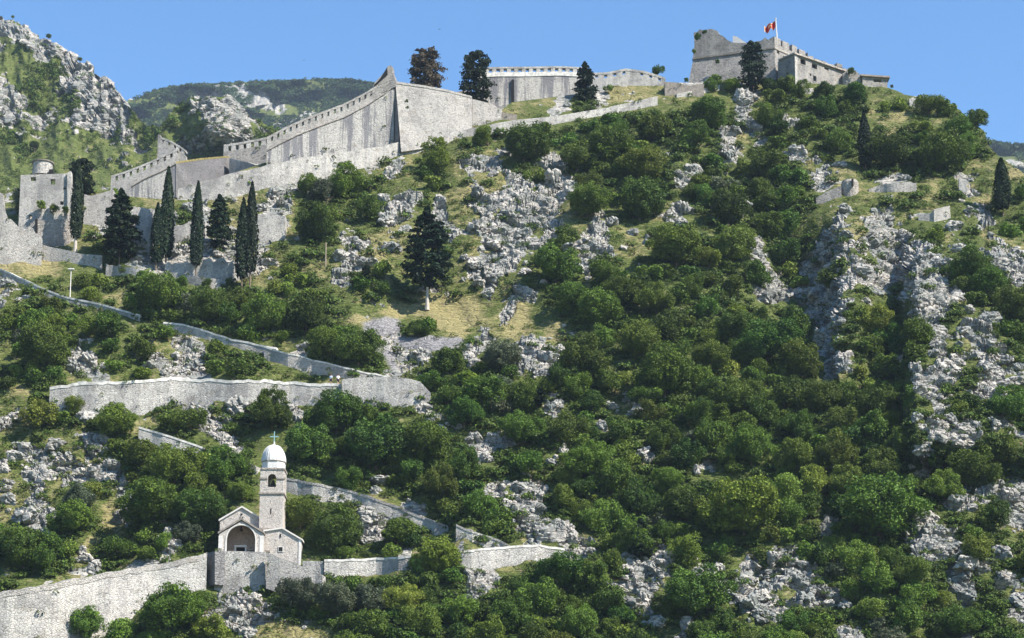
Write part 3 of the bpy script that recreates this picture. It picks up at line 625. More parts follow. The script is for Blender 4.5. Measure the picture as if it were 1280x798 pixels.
# ---------------------------------------------------------------- facades with real openings
def facade(mb, A, B, ztopA, ztopB, zbot, holes, thick=.6, depth_dark=None):
    """vertical wall A->B (xy), sloping top allowed, holes = pixel boxes (u0,v0,u1,v1)"""
    A = Vector((A[0], A[1], 0)); B = Vector((B[0], B[1], 0)); D = B-A; L = D.length; d = D/L; n = Vector((-d.y, d.x, 0))
    if n.y < 0: n = -n
    def hit(u, v):
        x, y, z = (float(q) for q in ray(u, v)); den = x*d.y-y*d.x
        k = (A.x*d.y-A.y*d.x)/den; p = Vector((x*k, y*k, z*k)); return (p-Vector((A.x, A.y, 0))).dot(d), p.z
    H = []
    for (u0, v0, u1, v1) in holes:
        s0, z0 = hit(u0, (v0+v1)/2); s1, _ = hit(u1, (v0+v1)/2); _, za = hit((u0+u1)/2, v0); _, zb = hit((u0+u1)/2, v1); H.append((min(s0, s1), max(s0, s1), zb, za))
    ss = sorted({0.0, L, *[h[0] for h in H], *[h[1] for h in H]}); 
    for a, b in zip(ss[:-1], ss[1:]):
        if b-a < 1e-4: continue
        zta = ztopA+(ztopB-ztopA)*a/L; ztb = ztopA+(ztopB-ztopA)*b/L
        hs = sorted([(h[2], h[3]) for h in H if h[0] < (a+b)/2 < h[1]]); z = zbot; segs = []
        for (h0, h1) in hs:
            segs.append((z, z, h0, h0)); z = h1
        segs.append((z, z, zta, ztb))
        for (z0a, z0b, z1a, z1b) in segs:
            pa, pb = A+d*a, A+d*b
            f = [Vector((pa.x, pa.y, z0a)), Vector((pb.x, pb.y, z0b)), Vector((pb.x, pb.y, z1b)), Vector((pa.x, pa.y, z1a))]
            mb.hexa(f, [q+n*thick for q in f])
    return H, A, d, n
# ---------------------------------------------------------------- CASTLE
C0 = V3(968, 47, 376.0); zc = V3(968, 60, 376.0).z
YL = Ycon(866, 74, zc); CL = V3(868, 74, YL)
castle = empty('castle', (C0.x, C0.y, V3(968, 97, 376).z)); tag(castle, 'ruined stone castle with a flagpole crowning the summit', 'castle')
def onplane(A, B, u, v):
    D = (B-A); D.z = 0; d = D.normalized(); x, y, z = (float(q) for q in ray(u, v)); k = (A.x*d.y-A.y*d.x)/(x*d.y-y*d.x); return Vector((x*k, y*k, z*k))
nL = Vector((.38, .92, 0))
mb = MB()
outl = [(866,74),(868,56),(867,41),(872,40),(874,37),(881,38),(889,36),(897,39),(899,43),(905,46),(909,50),(915,53),(925,54),(934,54),(940,57),(944,52),(952,51),(956,47),(960,50),(966,47),(968,60)]
f = [onplane(C0, CL, u, v) for u, v in outl]
mb.hexa(f, [q+nL*3.0 for q in f]); mb.build('upper_wall', M['wall_castle'], castle)
mb = MB(); f = [onplane(C0, CL, 866.5, 74.2), onplane(C0, CL, 968, 60.2), onplane(C0, CL, 968.3, 112), onplane(C0, CL, 856, 122)]
g_ = [f[0], f[1], f[2]+Vector((.3, -1.0, -2)), f[3]+Vector((-.3, -1.8, -2))]
mb.hexa(g_, [q+nL*4 for q in (f[0], f[1], f[2], f[3])]); mb.build('battered_base', M['wall_castle'], castle)
mb = MB(); a, b = onplane(C0, CL, 865.5, 74), onplane(C0, CL, 968.4, 60.2)
mb.hexa([a+Vector((0, -.3, -.22)), b+Vector((0, -.3, -.22)), b+Vector((0, .4, -.22)), a+Vector((0, .4, -.22))], [a+Vector((0, -.3, .12)), b+Vector((0, -.3, .12)), b+Vector((0, .4, .12)), a+Vector((0, .4, .12))]); mb.build('string_course', M['roof'], castle)
# white parapet block
mb = MB(); f = [onplane(C0, CL, u, v)+nL*1.2 for u, v in ((914,54),(914,42),(919,43),(931,51),(932,55))]; mb.hexa(f, [q+Vector((.5, 2.0, 0)) for q in f]); mb.build('white_block', M['plaster'], castle)
# right face
zT = C0.z; CR1 = V3(1010, 66, Ycon(1010, 66, zT)); zB = V3(1010, 72, CR1.y).z
mb = MB(); H, A_, d_, n_ = facade(mb, C0, CR1, zT-1.3, zT-1.3, C0.z-10, [(971,64,974,67),(979,70,981,73),(1000,68,1003,71)], 2.0)
mb.build('right_wall', M['wall_castle'], castle)
mb = MB(); Lr = (Vector((CR1.x-C0.x, CR1.y-C0.y, 0))).length; s_ = 0.0
for wdt, gp in ((2.0, .5), (2.2, .9), (1.6, .7), (2.0, .8), (1.6, .3)):
    a, b = A_+d_*s_, A_+d_*min(Lr, s_+wdt); h_ = random.uniform(-.15, .25)
    mb.hexa([Vector((q.x, q.y, zT-1.3)) for q in (a, b, b+n_*1.1, a+n_*1.1)], [Vector((q.x, q.y, zT+h_)) for q in (a, b, b+n_*1.1, a+n_*1.1)]); s_ += wdt+gp
mb.build('battlement', M['wall_castle'], castle)
mb = MB(); a, b = C0, CR1; mb.hexa([Vector((q[0], q[1]-.2, zc-.25)) for q in (a, b)]+[Vector((q[0], q[1]+.3, zc-.25)) for q in (b, a)], [Vector((q[0], q[1]-.2, zc+.1)) for q in (a, b)]+[Vector((q[0], q[1]+.3, zc+.1)) for q in (b, a)]); mb.build('string_course', M['wall_brown'], castle)
# lower right wall behind the blockhouse
CR2 = V3(1068, 88, 0.0+Ycon(1068, 88, zB)); mb = MB(); facade(mb, CR1, CR2, zB, zB-1.0, zB-9, [(1046,80,1053,84)], 1.6); mb.build('lower_wall', M['wall_castle'], castle)
mb = MB(); q = CR1.copy(); dl = (CR2-CR1); dl.z = 0; ll = dl.length; dl.normalize(); s_ = 0
while s_ < ll-1.5:
    a, b = q+dl*s_, q+dl*(s_+1.4); z_ = zB-1.0*s_/ll
    mb.hexa([Vector((k.x, k.y, z_-.2)) for k in (a, b, b+n_*1, a+n_*1)], [Vector((k.x, k.y, z_+random.uniform(.2, .6))) for k in (a, b, b+n_*1, a+n_*1)]); s_ += 1.9
mb.build('battlement', M['wall_castle'], castle)
# blockhouse
B0 = V3(993, 68.5, 371.5); BL = V3(974.5, 76.5, Ycon(974.5, 76.5, B0.z)); BR = V3(1055, 90.5, Ycon(1055, 90.5, B0.z))
bh = empty('blockhouse', (B0.x, B0.y, B0.z-6)); tag(bh, 'flat roofed stone blockhouse with square dark windows below the castle battlements', 'building')
mb = MB(); H1, A1, d1, n1 = facade(mb, B0, BR, B0.z, B0.z, B0.z-9, [(1000.5,74,1007,81),(1015,80,1021.5,86.5),(1016.5,95,1020.5,102),(1030.5,84.5,1036,87.5),(1012,92,1014,95)], .7)
H2, A2, d2, n2 = facade(mb, BL, B0, B0.z, B0.z, B0.z-9, [(982.5,91,985.5,96)], .7)
bk1 = BL+Vector((6, 5, 0)); bk2 = BR+Vector((.5, 5, 0))
facade(mb, BR, bk2, B0.z, B0.z, B0.z-9, [], .5); facade(mb, bk1, bk2, B0.z, B0.z, B0.z-9, [], .5); facade(mb, BL, bk1, B0.z, B0.z, B0.z-9, [], .5)
mb.build('wall', M['wall_castle'], bh)
for (s0, s1, z0, z1) in H1[:3]:
    f = MB(); a, b = A1+d1*(s0-.15), A1+d1*(s1+.15); f.hexa([Vector((q.x, q.y, z0-.18)) for q in (a-n1*.08, b-n1*.08, b+n1*.3, a+n1*.3)], [Vector((q.x, q.y, z0-.01)) for q in (a-n1*.08, b-n1*.08, b+n1*.3, a+n1*.3)])
    k = f.build('window', M['wall_white'], bh)
    p = MB(); a, b = A1+d1*s0, A1+d1*s1; p.hexa([Vector((q.x, q.y, z0)) for q in (a+n1*.5, b+n1*.5, b+n1*.6, a+n1*.6)], [Vector((q.x, q.y, z1)) for q in (a+n1*.5, b+n1*.5, b+n1*.6, a+n1*.6)]); p.build('opening', M['dark'], k)
mb = MB(); base = [BL+Vector((-.3, -.1, 0)), B0+Vector((0, -.45, 0)), BR+Vector((.5, -.3, 0)), bk2+Vector((.3, .3, 0)), bk1]
mb.hexa([Vector((q.x, q.y, B0.z+.004)) for q in base], [Vector((q.x, q.y, B0.z+.35)) for q in base]); mb.build('roof', M['wall_brown'], bh)
mb = MB(); 
for sgn in (0,): mb.hexa([A1-n1*.08+Vector((0, 0, B0.z-9)), A1+d1*.7-n1*.08+Vector((0, 0, B0.z-9)), A1+d1*.7+n1*.3+Vector((0, 0, B0.z-9)), A1+n1*.3+Vector((0, 0, B0.z-9))], [q+Vector((0, 0, B0.z-.003)) for q in (A1-n1*.08, A1+d1*.7-n1*.08, A1+d1*.7+n1*.3, A1+n1*.3)])
mb.build('quoin', M['wall_white'], bh)
# small far building
D0 = V3(1078, 96, 378.0); D1 = V3(1109, 98.5, Ycon(1109, 98.5, D0.z))
hut = empty('blockhouse', (D0.x, D0.y, D0.z-3)); tag(hut, 'small flat roofed building at the right end of the castle with one wide dark opening', 'building')
mb = MB(); facade(mb, D0, D1, D0.z, D0.z, D0.z-5, [(1092,99.5,1102,103)], .7); mb.box(D0.x, D1.x, D0.y+5, D0.y+5.6, D0.z-5, D0.z); mb.box(D0.x-.02, D0.x+.5, D0.y+.7, D0.y+5, D0.z-5, D0.z); mb.build('wall', M['wall_castle'], hut)
mb = MB(); mb.hexa([Vector((D0.x-.4, D0.y-.5, D0.z+.01)), Vector((D1.x+.5, D1.y-.5, D0.z+.01)), Vector((D1.x+.5, D1.y+6, D0.z+.01)), Vector((D0.x-.4, D0.y+6, D0.z+.01))], [Vector((D0.x-.4, D0.y-.5, D0.z+.35)), Vector((D1.x+.5, D1.y-.5, D0.z+.35)), Vector((D1.x+.5, D1.y+6, D0.z+.35)), Vector((D0.x-.4, D0.y+6, D0.z+.35))]); mb.build('roof', M['roof'], hut)
wall('curtain_wall', 'broken overgrown castle wall between the blockhouse and the small end building', [(1054,90,106),(1062,87,106),(1070,88,106),(1076,95,107)], M['wall_castle'], 1.5, 0, .8, 3, yfix=lambda u: 378.5)
wall('ruined_wall', 'small jagged wall stub on the skyline right of the castle', [(1137,124,132),(1142,121,132),(1146,126,132)], M['wall_white'], 1, .5, .5, 2, cat='ruin', step=3)
# flag and pole
fp = V3(971.5, 50, 378.0); ft = V3(969.5, 24.5, 378.0)
pole = empty('flagpole', fp); tag(pole, 'white flagpole flying a red flag on the castle battlements', 'flagpole')
mb = MB(); mb.tube(fp-Vector((0, 0, 1)), ft, .17, .11, 10); mb.build('pole', M['plaster'], pole); mb = MB(); mb.ring([(.02, ft.z), (.2, ft.z+.1), (.2, ft.z+.25), (.02, ft.z+.36)], ft.x, ft.y, 8); mb.build('finial', M['plaster'], pole)
red = plain('red_cloth', (.50, .03, .03), .8, .15, 3, 0); gold = plain('gold_cloth', (.72, .42, .20), .7, .15, 3, 0)
def cloth(us_, vs_, yo, name, mt, par):
    n, m = len(us_), len(vs_); vv = []; a = V3(969.3, 27, 378.0); dx = mpp(378.0)
    for j, v in enumerate(vs_):
        for i, u in enumerate(us_):
            s = (969.3-u); z = a.z-(v+s*.42)*dx+.25*math.sin(s*.9+v*.3); y = a.y+.45*math.sin(s*.75)+yo+s*.05; vv.append((a.x-s*dx, y, z))
    ff = [(j*n+i, j*n+i+1, (j+1)*n+i+1, (j+1)*n+i) for j in range(m-1) for i in range(n-1)]
    vv = [tuple(Vector(p)-pole.location) for p in vv]
    me = npmesh(name, vv, ff); o = link(name, me, mt, par); sm = o.modifiers.new('t', 'SOLIDIFY'); sm.thickness = .04; return o
flag = cloth(np.linspace(969, 955.5, 14), np.linspace(0, 8, 8), 0, 'flag', red, pole)
cloth(np.linspace(969, 955.0, 14), np.linspace(-.5, 0.3, 3), -.06, 'flag_border', gold, flag); cloth(np.linspace(969, 955.0, 14), np.linspace(7.7, 8.4, 3), -.06, 'flag_border', gold, flag); cloth(np.linspace(956.0, 955.2, 3), np.linspace(0, 8, 8), -.06, 'flag_border', gold, flag)
cloth(np.linspace(964.4, 960.4, 6), np.linspace(2.6, 5.6, 4), -.07, 'flag_emblem', gold, flag)
# ---------------------------------------------------------------- LEFT FORT
FA = V3(30, 217, 322.0); FB_ = V3(88, 217, 322.0)
fort = empty('fort_tower', (FA.x, FA.y, FA.z-14)); tag(fort, 'tall pale ruined stone tower at the left edge beside a dark cypress', 'tower')
def prof(mb, pts, Y, dep, dx=0.0): f = [V3(u, v, Y) for u, v in pts]; mb.hexa(f, [q+Vector((dx, dep, 0)) for q in f])
def px_holes(mb, outline, Y, dep, holes): 
    A = V3(outline[0][0], outline[0][1], Y); B = V3(outline[1][0], outline[1][1], Y); 
mb = MB(); a = V3(26, 219, 322.0); b = V3(87, 219, 322.0); c = V3(60, 312, 322.0)
facade(mb, a, b, V3(30, 219, 322).z, V3(87, 217, 322).z, V3(60, 330, 322).z, [(38,221.5,45,226.5),(63,224,69,231),(79,235,83,237.5),(75,252,79.5,256.5),(36,269,40,274),(62,259,64,264)], .8)
mb.box(a.x, b.x, 326.5, 327.3, c.z-4, a.z-.3); mb.box(a.x+.01, a.x+.8, 322.8, 326.5, c.z-4, a.z-.3); mb.box(b.x-.8, b.x-.01, 322.8, 326.5, c.z-4, a.z-.3)
mb.build('wall', M['wall_white'], fort)
mb = MB(); prof(mb, [(84,216),(88.5,214),(89,222),(88,236),(90.5,250),(88.5,266),(90,290),(88,308),(84,308)], 321.6, 1.2); mb.build('ragged_edge', M['wall_white'], fort)
mb = MB(); prof(mb, [(45,276),(86.5,274),(86.5,315),(45,315)], 321.2, .78); mb.build('lower_facing', M['wall_brown'], fort)
mb = MB(); prof(mb, [(43.6,274),(47,274),(47,291),(43.6,291)], 321.15, .3); mb.build('slit', M['dark'], fort)
tc = V3(53, 218, 324.8); tr = 1.7
tur = MB(); tur.ring([(tr, tc.z-.4), (tr, V3(53, 205, 324.8).z)], tc.x, tc.y, 20); tu = tur.build('turret', M['wall_white'], fort)
mb = MB(); zt = V3(53, 205, 324.8).z; mb.ring([(tr+.22, zt+.004), (tr+.25, zt+.16), (tr*.6, zt+.42), (.1, zt+.55)], tc.x, tc.y, 20); mb.build('roof', M['roof'], tu)
mb = MB(); d0 = V3(63.5, 217, 323.2); mb.box(d0.x-.35, d0.x+.35, 323.2, 323.9, d0.z, d0.z+.75); mb.build('opening', M['dark'], tu)
wall('fort_wall', 'broken pale wall descending right in front of the left tower', [(-30,262,322),(0,241,320),(3,262,320),(8,272,320),(25,284,320),(40,286,322),(52,302,322)], M['wall_grey'], 1.2, 1.6, 1.0, 4, step=4)
wall('fort_wall', 'grey bastion wall half in shade between the left cypress and the round conifer', [(104,243,276),(112,244,278),(128,240,280),(140,236,282)], M['wall_grey'], 3, .8, .4, 4)
wall('fort_wall', 'pale tall wall between the round conifer and the two tallest cypresses', [(164,258,305),(178,258,306),(190,262,306)], M['wall_white'], 3, 1.2, .6, 4)
# ruins on the right spur
v0 = V3(1061, 239, float(ysurf(1061, 239))-1); s_ = mpp(v0.y)
rt = empty('watch_turret', v0); tag(rt, 'small round ruined turret on the right hand spur', 'turret')
mb = MB(); mb.ring([(11*s_, v0.z-1.5), (11*s_, v0.z+12*s_), (9.5*s_, v0.z+15.5*s_), (4*s_, v0.z+17*s_)], v0.x+.4, v0.y+1, 18); mb.build('wall', M['wall_brown'], rt)
mb = MB(); mb.box(v0.x+.45, v0.x+.75, v0.y-.98, v0.y-.6, v0.z+.7, v0.z+2.0); mb.build('slit', M['dark'], rt)
wall('ruined_wall', 'dark sloping ruined wall left of the small round turret', [(1020,247,253),(1035,239,251),(1052,233,248)], M['wall_castle'], 1, .5, .3, 2, cat='ruin')
wall('ruined_wall', 'low curved rubble wall on the grassy shelf right of the small round turret', [(1086,237,240),(1100,231,240),(1118,228,240),(1146,228,239)], M['wall_grey'], 1, .5, .5, 2, cat='ruin', step=4)
wall('ruined_wall', 'small wedge of ruined wall below the grassy shelf', [(1148,268,274),(1165,266,276),(1168,262,280),(1188,258,270)], M['wall_grey'], 1, .8, .2, 2, cat='ruin')
wall('ruined_wall', 'little standing wall stub between bushes on the right spur', [(1199,224,239),(1209,228,240)], M['wall_white'], 1, .8, .5, 2, cat='ruin', step=4)
# ---------------------------------------------------------------- CHAPEL
YC = float(ysurf(300, 700))-3.9; s = mpp(YC, 690); O = V3(325, 690, YC)
X = lambda u, y=0.0: float(P(u, 690, YC+y)[0])
Z = lambda v, y=0.0: float(P(325, v, YC+y)[2])
chapel = empty('chapel', O); tag(chapel, 'small stone chapel with a gabled porch and a domed bell tower', 'church')
def Q(mb, pts, y0, y1): yy = max(y0, 0.0); mb.xz([(X(u, yy), Z(v, yy)) for u, v in pts], YC+y0, YC+y1)
def arch(cx, r, vs, n=14, flat=1.0): return [(cx-r*math.cos(math.pi*k/n), vs-r*flat*math.sin(math.pi*k/n)) for k in range(n+1)]
ar = arch(300.8, 18.3, 675, 16, 1.02)
mb = MB(); Q(mb, [(273.5,700),(273.5,667.5),(301,651.5),(328.5,667.5),(328.5,700),(319.1,700)]+ar[::-1]+[(282.5,700)], 0, .55)
Q(mb, [(273.5,700),(278.5,700),(278.5,669),(273.5,668)], .55, 2.4); Q(mb, [(323.5,700),(328.5,700),(328.5,668),(323.5,669)], .55, 2.4)
pr = mb.build('porch', M['ashlar'], chapel)
mb = MB(); Q(mb, [(272,667.5),(301,650.2),(330,667.5),(330,665.4),(301,647.6),(272,665.4)], -.18, 2.6); mb.build('porch_roof', M['roof'], pr)
a2 = arch(300.8, 19.4, 675, 16, 1.02); a1 = arch(300.8, 18.0, 675, 16, 1.02)
mb = MB()
for i in range(16): 
    q = [a1[i], a1[i+1], a2[i+1], a2[i]]; Q(mb, q, -.05, .1)
Q(mb, [(280.9,700),(283,700),(283,675),(281.3,675)], -.05, .1); Q(mb, [(318.8,700),(320.9,700),(320.4,675),(318.8,675)], -.05, .1)
mb.build('arch_moulding', M['plaster'], pr)
for u0 in (272.9, 324.2):
    mb = MB(); Q(mb, [(u0,700),(u0+5,700),(u0+5,670),(u0,670)], -.06, .05); mb.build('pilaster', M['plaster'], pr)
# nave with the door wall at the back of the porch
mb = MB(); Q(mb, [(274,700),(274,650.5),(301,635),(328,650.5),(328,700),(306,700),(306,684),(295,684),(295,700)], 2.4, 3.0)
Q(mb, [(274,700),(277,700),(277,651),(274,650.6)], 3.0, 11); Q(mb, [(325,700),(328,700),(328,650.6),(325,651)], 3.0, 11); Q(mb, [(274,700),(274,650.5),(301,635),(328,650.5),(328,700)], 11, 11.5)
nv = mb.build('nave', M['ashlar'], chapel)
mb = MB()
for e0, e1 in (((272.3,651.6),(301,634.6)), ((301,634.6),(329.7,651.6))): Q(mb, [e0, e1, (e1[0], e1[1]-2.1), (e0[0], e0[1]-2.1)], 2.2, 11.8)
mb.build('roof', M['plaster'], chapel)
for (cu, cv, r) in ((300.8,643,1.2),(299.2,646.5,.7),(302.5,646.5,.7)):
    mb = MB(); Q(mb, [(cu+r*math.cos(k*math.pi/4), cv+r*math.sin(k*math.pi/4)) for k in range(8)], 2.33, 2.41); mb.build('oculus', M['dark'], nv)
mb = MB(); Q(mb, [(295,700),(306,700),(306,684),(295,684)], 2.85, 2.95); mb.build('door', M['dark'], nv)
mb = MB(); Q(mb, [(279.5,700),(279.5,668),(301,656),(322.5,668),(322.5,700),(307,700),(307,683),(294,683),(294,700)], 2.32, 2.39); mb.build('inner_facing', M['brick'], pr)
mb = MB(); Q(mb, [(292.8,684),(308.2,684),(308.2,681.6),(292.8,681.6)], 2.24, 2.36); Q(mb, [(293,700),(295,700),(295,684),(293,684)], 2.24, 2.36); Q(mb, [(306,700),(308,700),(308,684),(306,684)], 2.24, 2.36); mb.build('door_frame', M['plaster'], nv)
mb = MB(); Q(mb, [(311,688),(317,688),(317,686),(311,686)], 1.6, 2.3); Q(mb, [(311.5,700),(312.5,700),(312.5,688),(311.5,688)], 1.6, 2.3); Q(mb, [(315.5,700),(316.5,700),(316.5,688),(315.5,688)], 1.6, 2.3); mb.build('bench', M['wood'], chapel)
mb = MB(); Q(mb, [(300.3,657),(301.3,657),(301.3,661),(302.3,662),(302.3,664),(299.3,664),(299.3,662),(300.3,661)], 1.2, 1.5); mb.build('lantern', M['dark'], pr)
mb = MB(); Q(mb, [(273,694),(278.5,694),(278.5,687),(273,687)], -.9, -.06); mb.build('lamp_box', M['wall_grey'], chapel)
# side room
mb = MB(); Q(mb, [(329,722),(329,664),(352,660.5),(376,674.5),(376,730)], 1.0, 6); sr = mb.build('side_room', M['ashlar'], chapel)
mb = MB()
for e0, e1 in (((328.6,664.6),(352,661)), ((352,661),(378,676))): Q(mb, [e0, e1, (e1[0], e1[1]-2), (e0[0], e0[1]-2)], .8, 6.2)
mb.build('roof', M['plaster'], sr)
mb = MB(); Q(mb, [(373.2,730),(376.3,730),(376.3,674.8),(373.2,673)], .93, 1.1); mb.build('quoin', M['plaster'], sr)
mb = MB(); Q(mb, [(347.4,690),(354,690),(354,683.3),(347.4,683.3)], .92, 1.02); wn = mb.build('window', M['plaster'], sr)
mb = MB(); Q(mb, [(348.2,689.2),(353.2,689.2),(353.2,684.1),(348.2,684.1)], .90, .95); mb.build('pane', M['dark'], wn)
mb = MB(); Q(mb, [(349.5,667.5),(351,667.5),(351,672),(349.5,672)], .92, 1.02); mb.build('slit', M['dark'], sr)
mb = MB(); Q(mb, [(331,690),(337,690),(337,688),(331,688)], .4, 1.0); mb.build('sill', M['roof'], sr)
# bell tower
Z0 = Z; Z = lambda v, y=1.6: Z0(v, y); X0 = X; X = lambda u, y=1.6: X0(u, y)
tw = 14.9*s; cx = X(338); cy = YC+3.6+tw-2.0
tower = MB(); tower.box(cx-tw, cx+tw, cy-tw, cy+tw, Z(700), Z(618)); to = tower.build('bell_tower', M['ashlar'], chapel)
def band(v0, v1, ex, mt, nm): m_ = MB(); m_.box(cx-tw-ex, cx+tw+ex, cy-tw-ex, cy+tw+ex, Z(v0), Z(v1)); return m_.build(nm, mt, to)
band(618, 616.2, .14, M['roof'], 'cornice'); band(663, 660.5, .12, M['roof'], 'cornice')
def pix_box(m_, u0, u1, v0, v1): m_.box(X(u0), X(u1), cy-tw, cy+tw, Z(v1), Z(v0))
mb = MB(); ab = arch(338.2, 5.4, 598, 10); hs = X(338.2)
zs = [Z(616.2), Z(587.2)]
def face_arch(fix, along):     # wall slab with an arched hole; fix = 'front'/'back' planes or sides
    pass
def slab(y0, y1, rot):
    L_ = [(-tw, Z(616.19)), (-tw, Z(587.2)), (tw, Z(587.2)), (tw, Z(616.19))]
    h = [(-.57, Z(609)), *[((u-338.2)*s, Z(v)) for u, v in ab], (.57, Z(609))]
    # two concave halves
    mid = len(h)//2; top = h[mid]
    left = [(-tw, Z(616.19)), (-tw, Z(587.2)), (top[0], Z(587.2))]+[h[k] for k in range(mid, -1, -1)]+[(h[0][0], Z(616.19))]
    right = [(top[0], Z(587.2)), (tw, Z(587.2)), (tw, Z(616.19)), (h[-1][0], Z(616.19))]+[h[k] for k in range(len(h)-1, mid-1, -1)]
    sill = [(h[0][0], Z(616.19)), (h[0][0], Z(609)), (h[-1][0], Z(609)), (h[-1][0], Z(616.19))]
    for poly in (left, right, sill):
        if rot: a_ = [(cx+y0, cy+q[0]*.78, q[1]) for q in poly]; b_ = [(cx+y1, cy+q[0]*.78, q[1]) for q in poly]
        else: a_ = [(cx+q[0], cy+y0, q[1]) for q in poly]; b_ = [(cx+q[0], cy+y1, q[1]) for q in poly]
        mb.hexa(a_, b_)
slab(-tw, -tw+.35, False); slab(tw-.35, tw, False); slab(-tw+.004, -tw+.35, True); slab(tw-.35, tw-.004, True)
bf = mb.build('belfry', M['ashlar'], to)
m_ = MB(); m_.box(cx-tw-.1, hs-.62, cy-tw-.1, cy-tw+.3, Z(599.4), Z(597.4)); m_.box(hs+.62, cx+tw+.1, cy-tw-.1, cy-tw+.3, Z(599.4), Z(597.4)); m_.build('string_course', M['roof'], bf)
band(587.2, 585, .1, M['wall_brown'], 'cornice')
m_ = MB(); m_.ring([(.12, Z(598)), (.2, Z(599)), (.27, Z(602)), (.42, Z(606)), (.40, Z(606.3)), (.1, Z(606))], cx, cy-.3, 14); m_.tube((cx, cy-.3, Z(598)), (cx, cy-.3, Z(592)), .04, .04, 6); m_.build('bell', M['bronze'], bf)
m_ = MB(); m_.box(cx-tw+.36, cx+tw-.36, cy-tw+.36, cy+tw-.36, Z(616.1), Z(611)); m_.build('belfry_floor', M['roof'], bf)
m_ = MB(); m_.box(X(336.8), X(338), cy-tw-.03, cy-tw+.1, Z(643), Z(636)); m_.build('slit', M['dark'], to)
m_ = MB(); m_.ring([(tw*1.04, Z(585)+.004), (tw*1.04, Z(576))], cx, cy, 8, math.pi/8); m_.build('drum', M['lead'], to)
m_ = MB(); m_.ring([(tw*1.10, Z(576)+.004), (tw*1.10, Z(575))], cx, cy, 8, math.pi/8); m_.build('cornice', M['roof'], to)
m_ = MB(); H_ = Z(553.5)-Z(575); m_.ring([(tw*1.06*math.cos(a)**.85, Z(575)+.005+H_*math.sin(a)) for a in np.linspace(0, 1.45, 12)], cx, cy, 16, math.pi/16); dm = m_.build('dome', M['lead'], to)
for k in range(8):
    m_ = MB(); an = k*math.pi/4+math.pi/8; pr_ = None
    for a in np.linspace(0, 1.4, 9):
        rr = tw*1.07*math.cos(a)**.85; p = (cx+rr*math.cos(an), cy+rr*math.sin(an), Z(575)+H_*math.sin(a)+.02)
        if pr_: m_.tube(pr_, p, .035, .035, 5)
        pr_ = p
    m_.build('rib', M['lead'], dm)
m_ = MB(); m_.ring([(.26, Z(554.5)), (.12, Z(552)), (.09, Z(549))], cx, cy, 10); m_.build('finial', M['plaster'], dm)
m_ = MB(); m_.box(cx-.06, cx+.06, cy-.05, cy+.05, Z(549.5), Z(536)); m_.box(cx-.58, cx-.061, cy-.045, cy+.045, Z(543.2), Z(542)); m_.box(cx+.061, cx+.58, cy-.045, cy+.045, Z(543.2), Z(542)); m_.build('cross', M['cross'], to)
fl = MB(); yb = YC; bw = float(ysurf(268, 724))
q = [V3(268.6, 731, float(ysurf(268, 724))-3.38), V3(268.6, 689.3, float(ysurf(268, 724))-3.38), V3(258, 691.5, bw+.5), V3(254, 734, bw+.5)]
fl.hexa(q, [k+Vector((1.2, .6, 0)) for k in q]); tag(fl.build('bastion_flank', M['wall_shade'], None, q[0]), 'shaded slanting flank of the bastion beside the long retaining wall', 'wall', kind='thing')  # dark colour paints the flank's shade as well as its weathering
# ---------------------------------------------------------------- lamps, poles, people, birds
def lamp_post(u, vt, vb, label, arm):
    Y = float(ysurf(u, vb))-.6; b = V3(u, vb, Y); t = V3(u, vt, Y); o = empty('lamp_post', b); tag(o, label, 'lamp post')
    mb = MB(); mb.tube(b-Vector((0, 0, .6)), Vector((b.x, b.y, t.z)), .09, .07, 8); mb.build('pole', M['plaster'], o)
    mb = MB(); mb.box(b.x-arm, b.x+arm, b.y-.22, b.y+.22, t.z, t.z+.2); mb.build('lamp_head', M['plaster'], o, bev=.04)
    mb = MB(); mb.box(b.x-arm*.8, b.x+arm*.8, b.y-.16, b.y+.16, t.z-.05, t.z-.002); mb.build('lens', M['concrete'], o)
lamp_post(87.5, 337.5, 371, 'pale lamp post with a flat wide head standing by the upper left path wall', .5)
def pole_(u, vt, vb, label, mt, r=.11):
    Y = float(ysurf(u, vb))-1.0; b = V3(u, vb, Y); t = V3(u+.4, vt, Y); mb = MB(); mb.tube(b-Vector((0, 0, .6)), t, r, r*.8, 8); mb.ring([(r*.85, t.z-.02), (r*.5, t.z+.1)], t.x, t.y, 8)
    o = mb.build('pole', mt, None, b); tag(o, label, 'pole')
pole_(407, 304, 330, 'short weathered wooden pole in the grass left of the lone conifer', M['wood'])
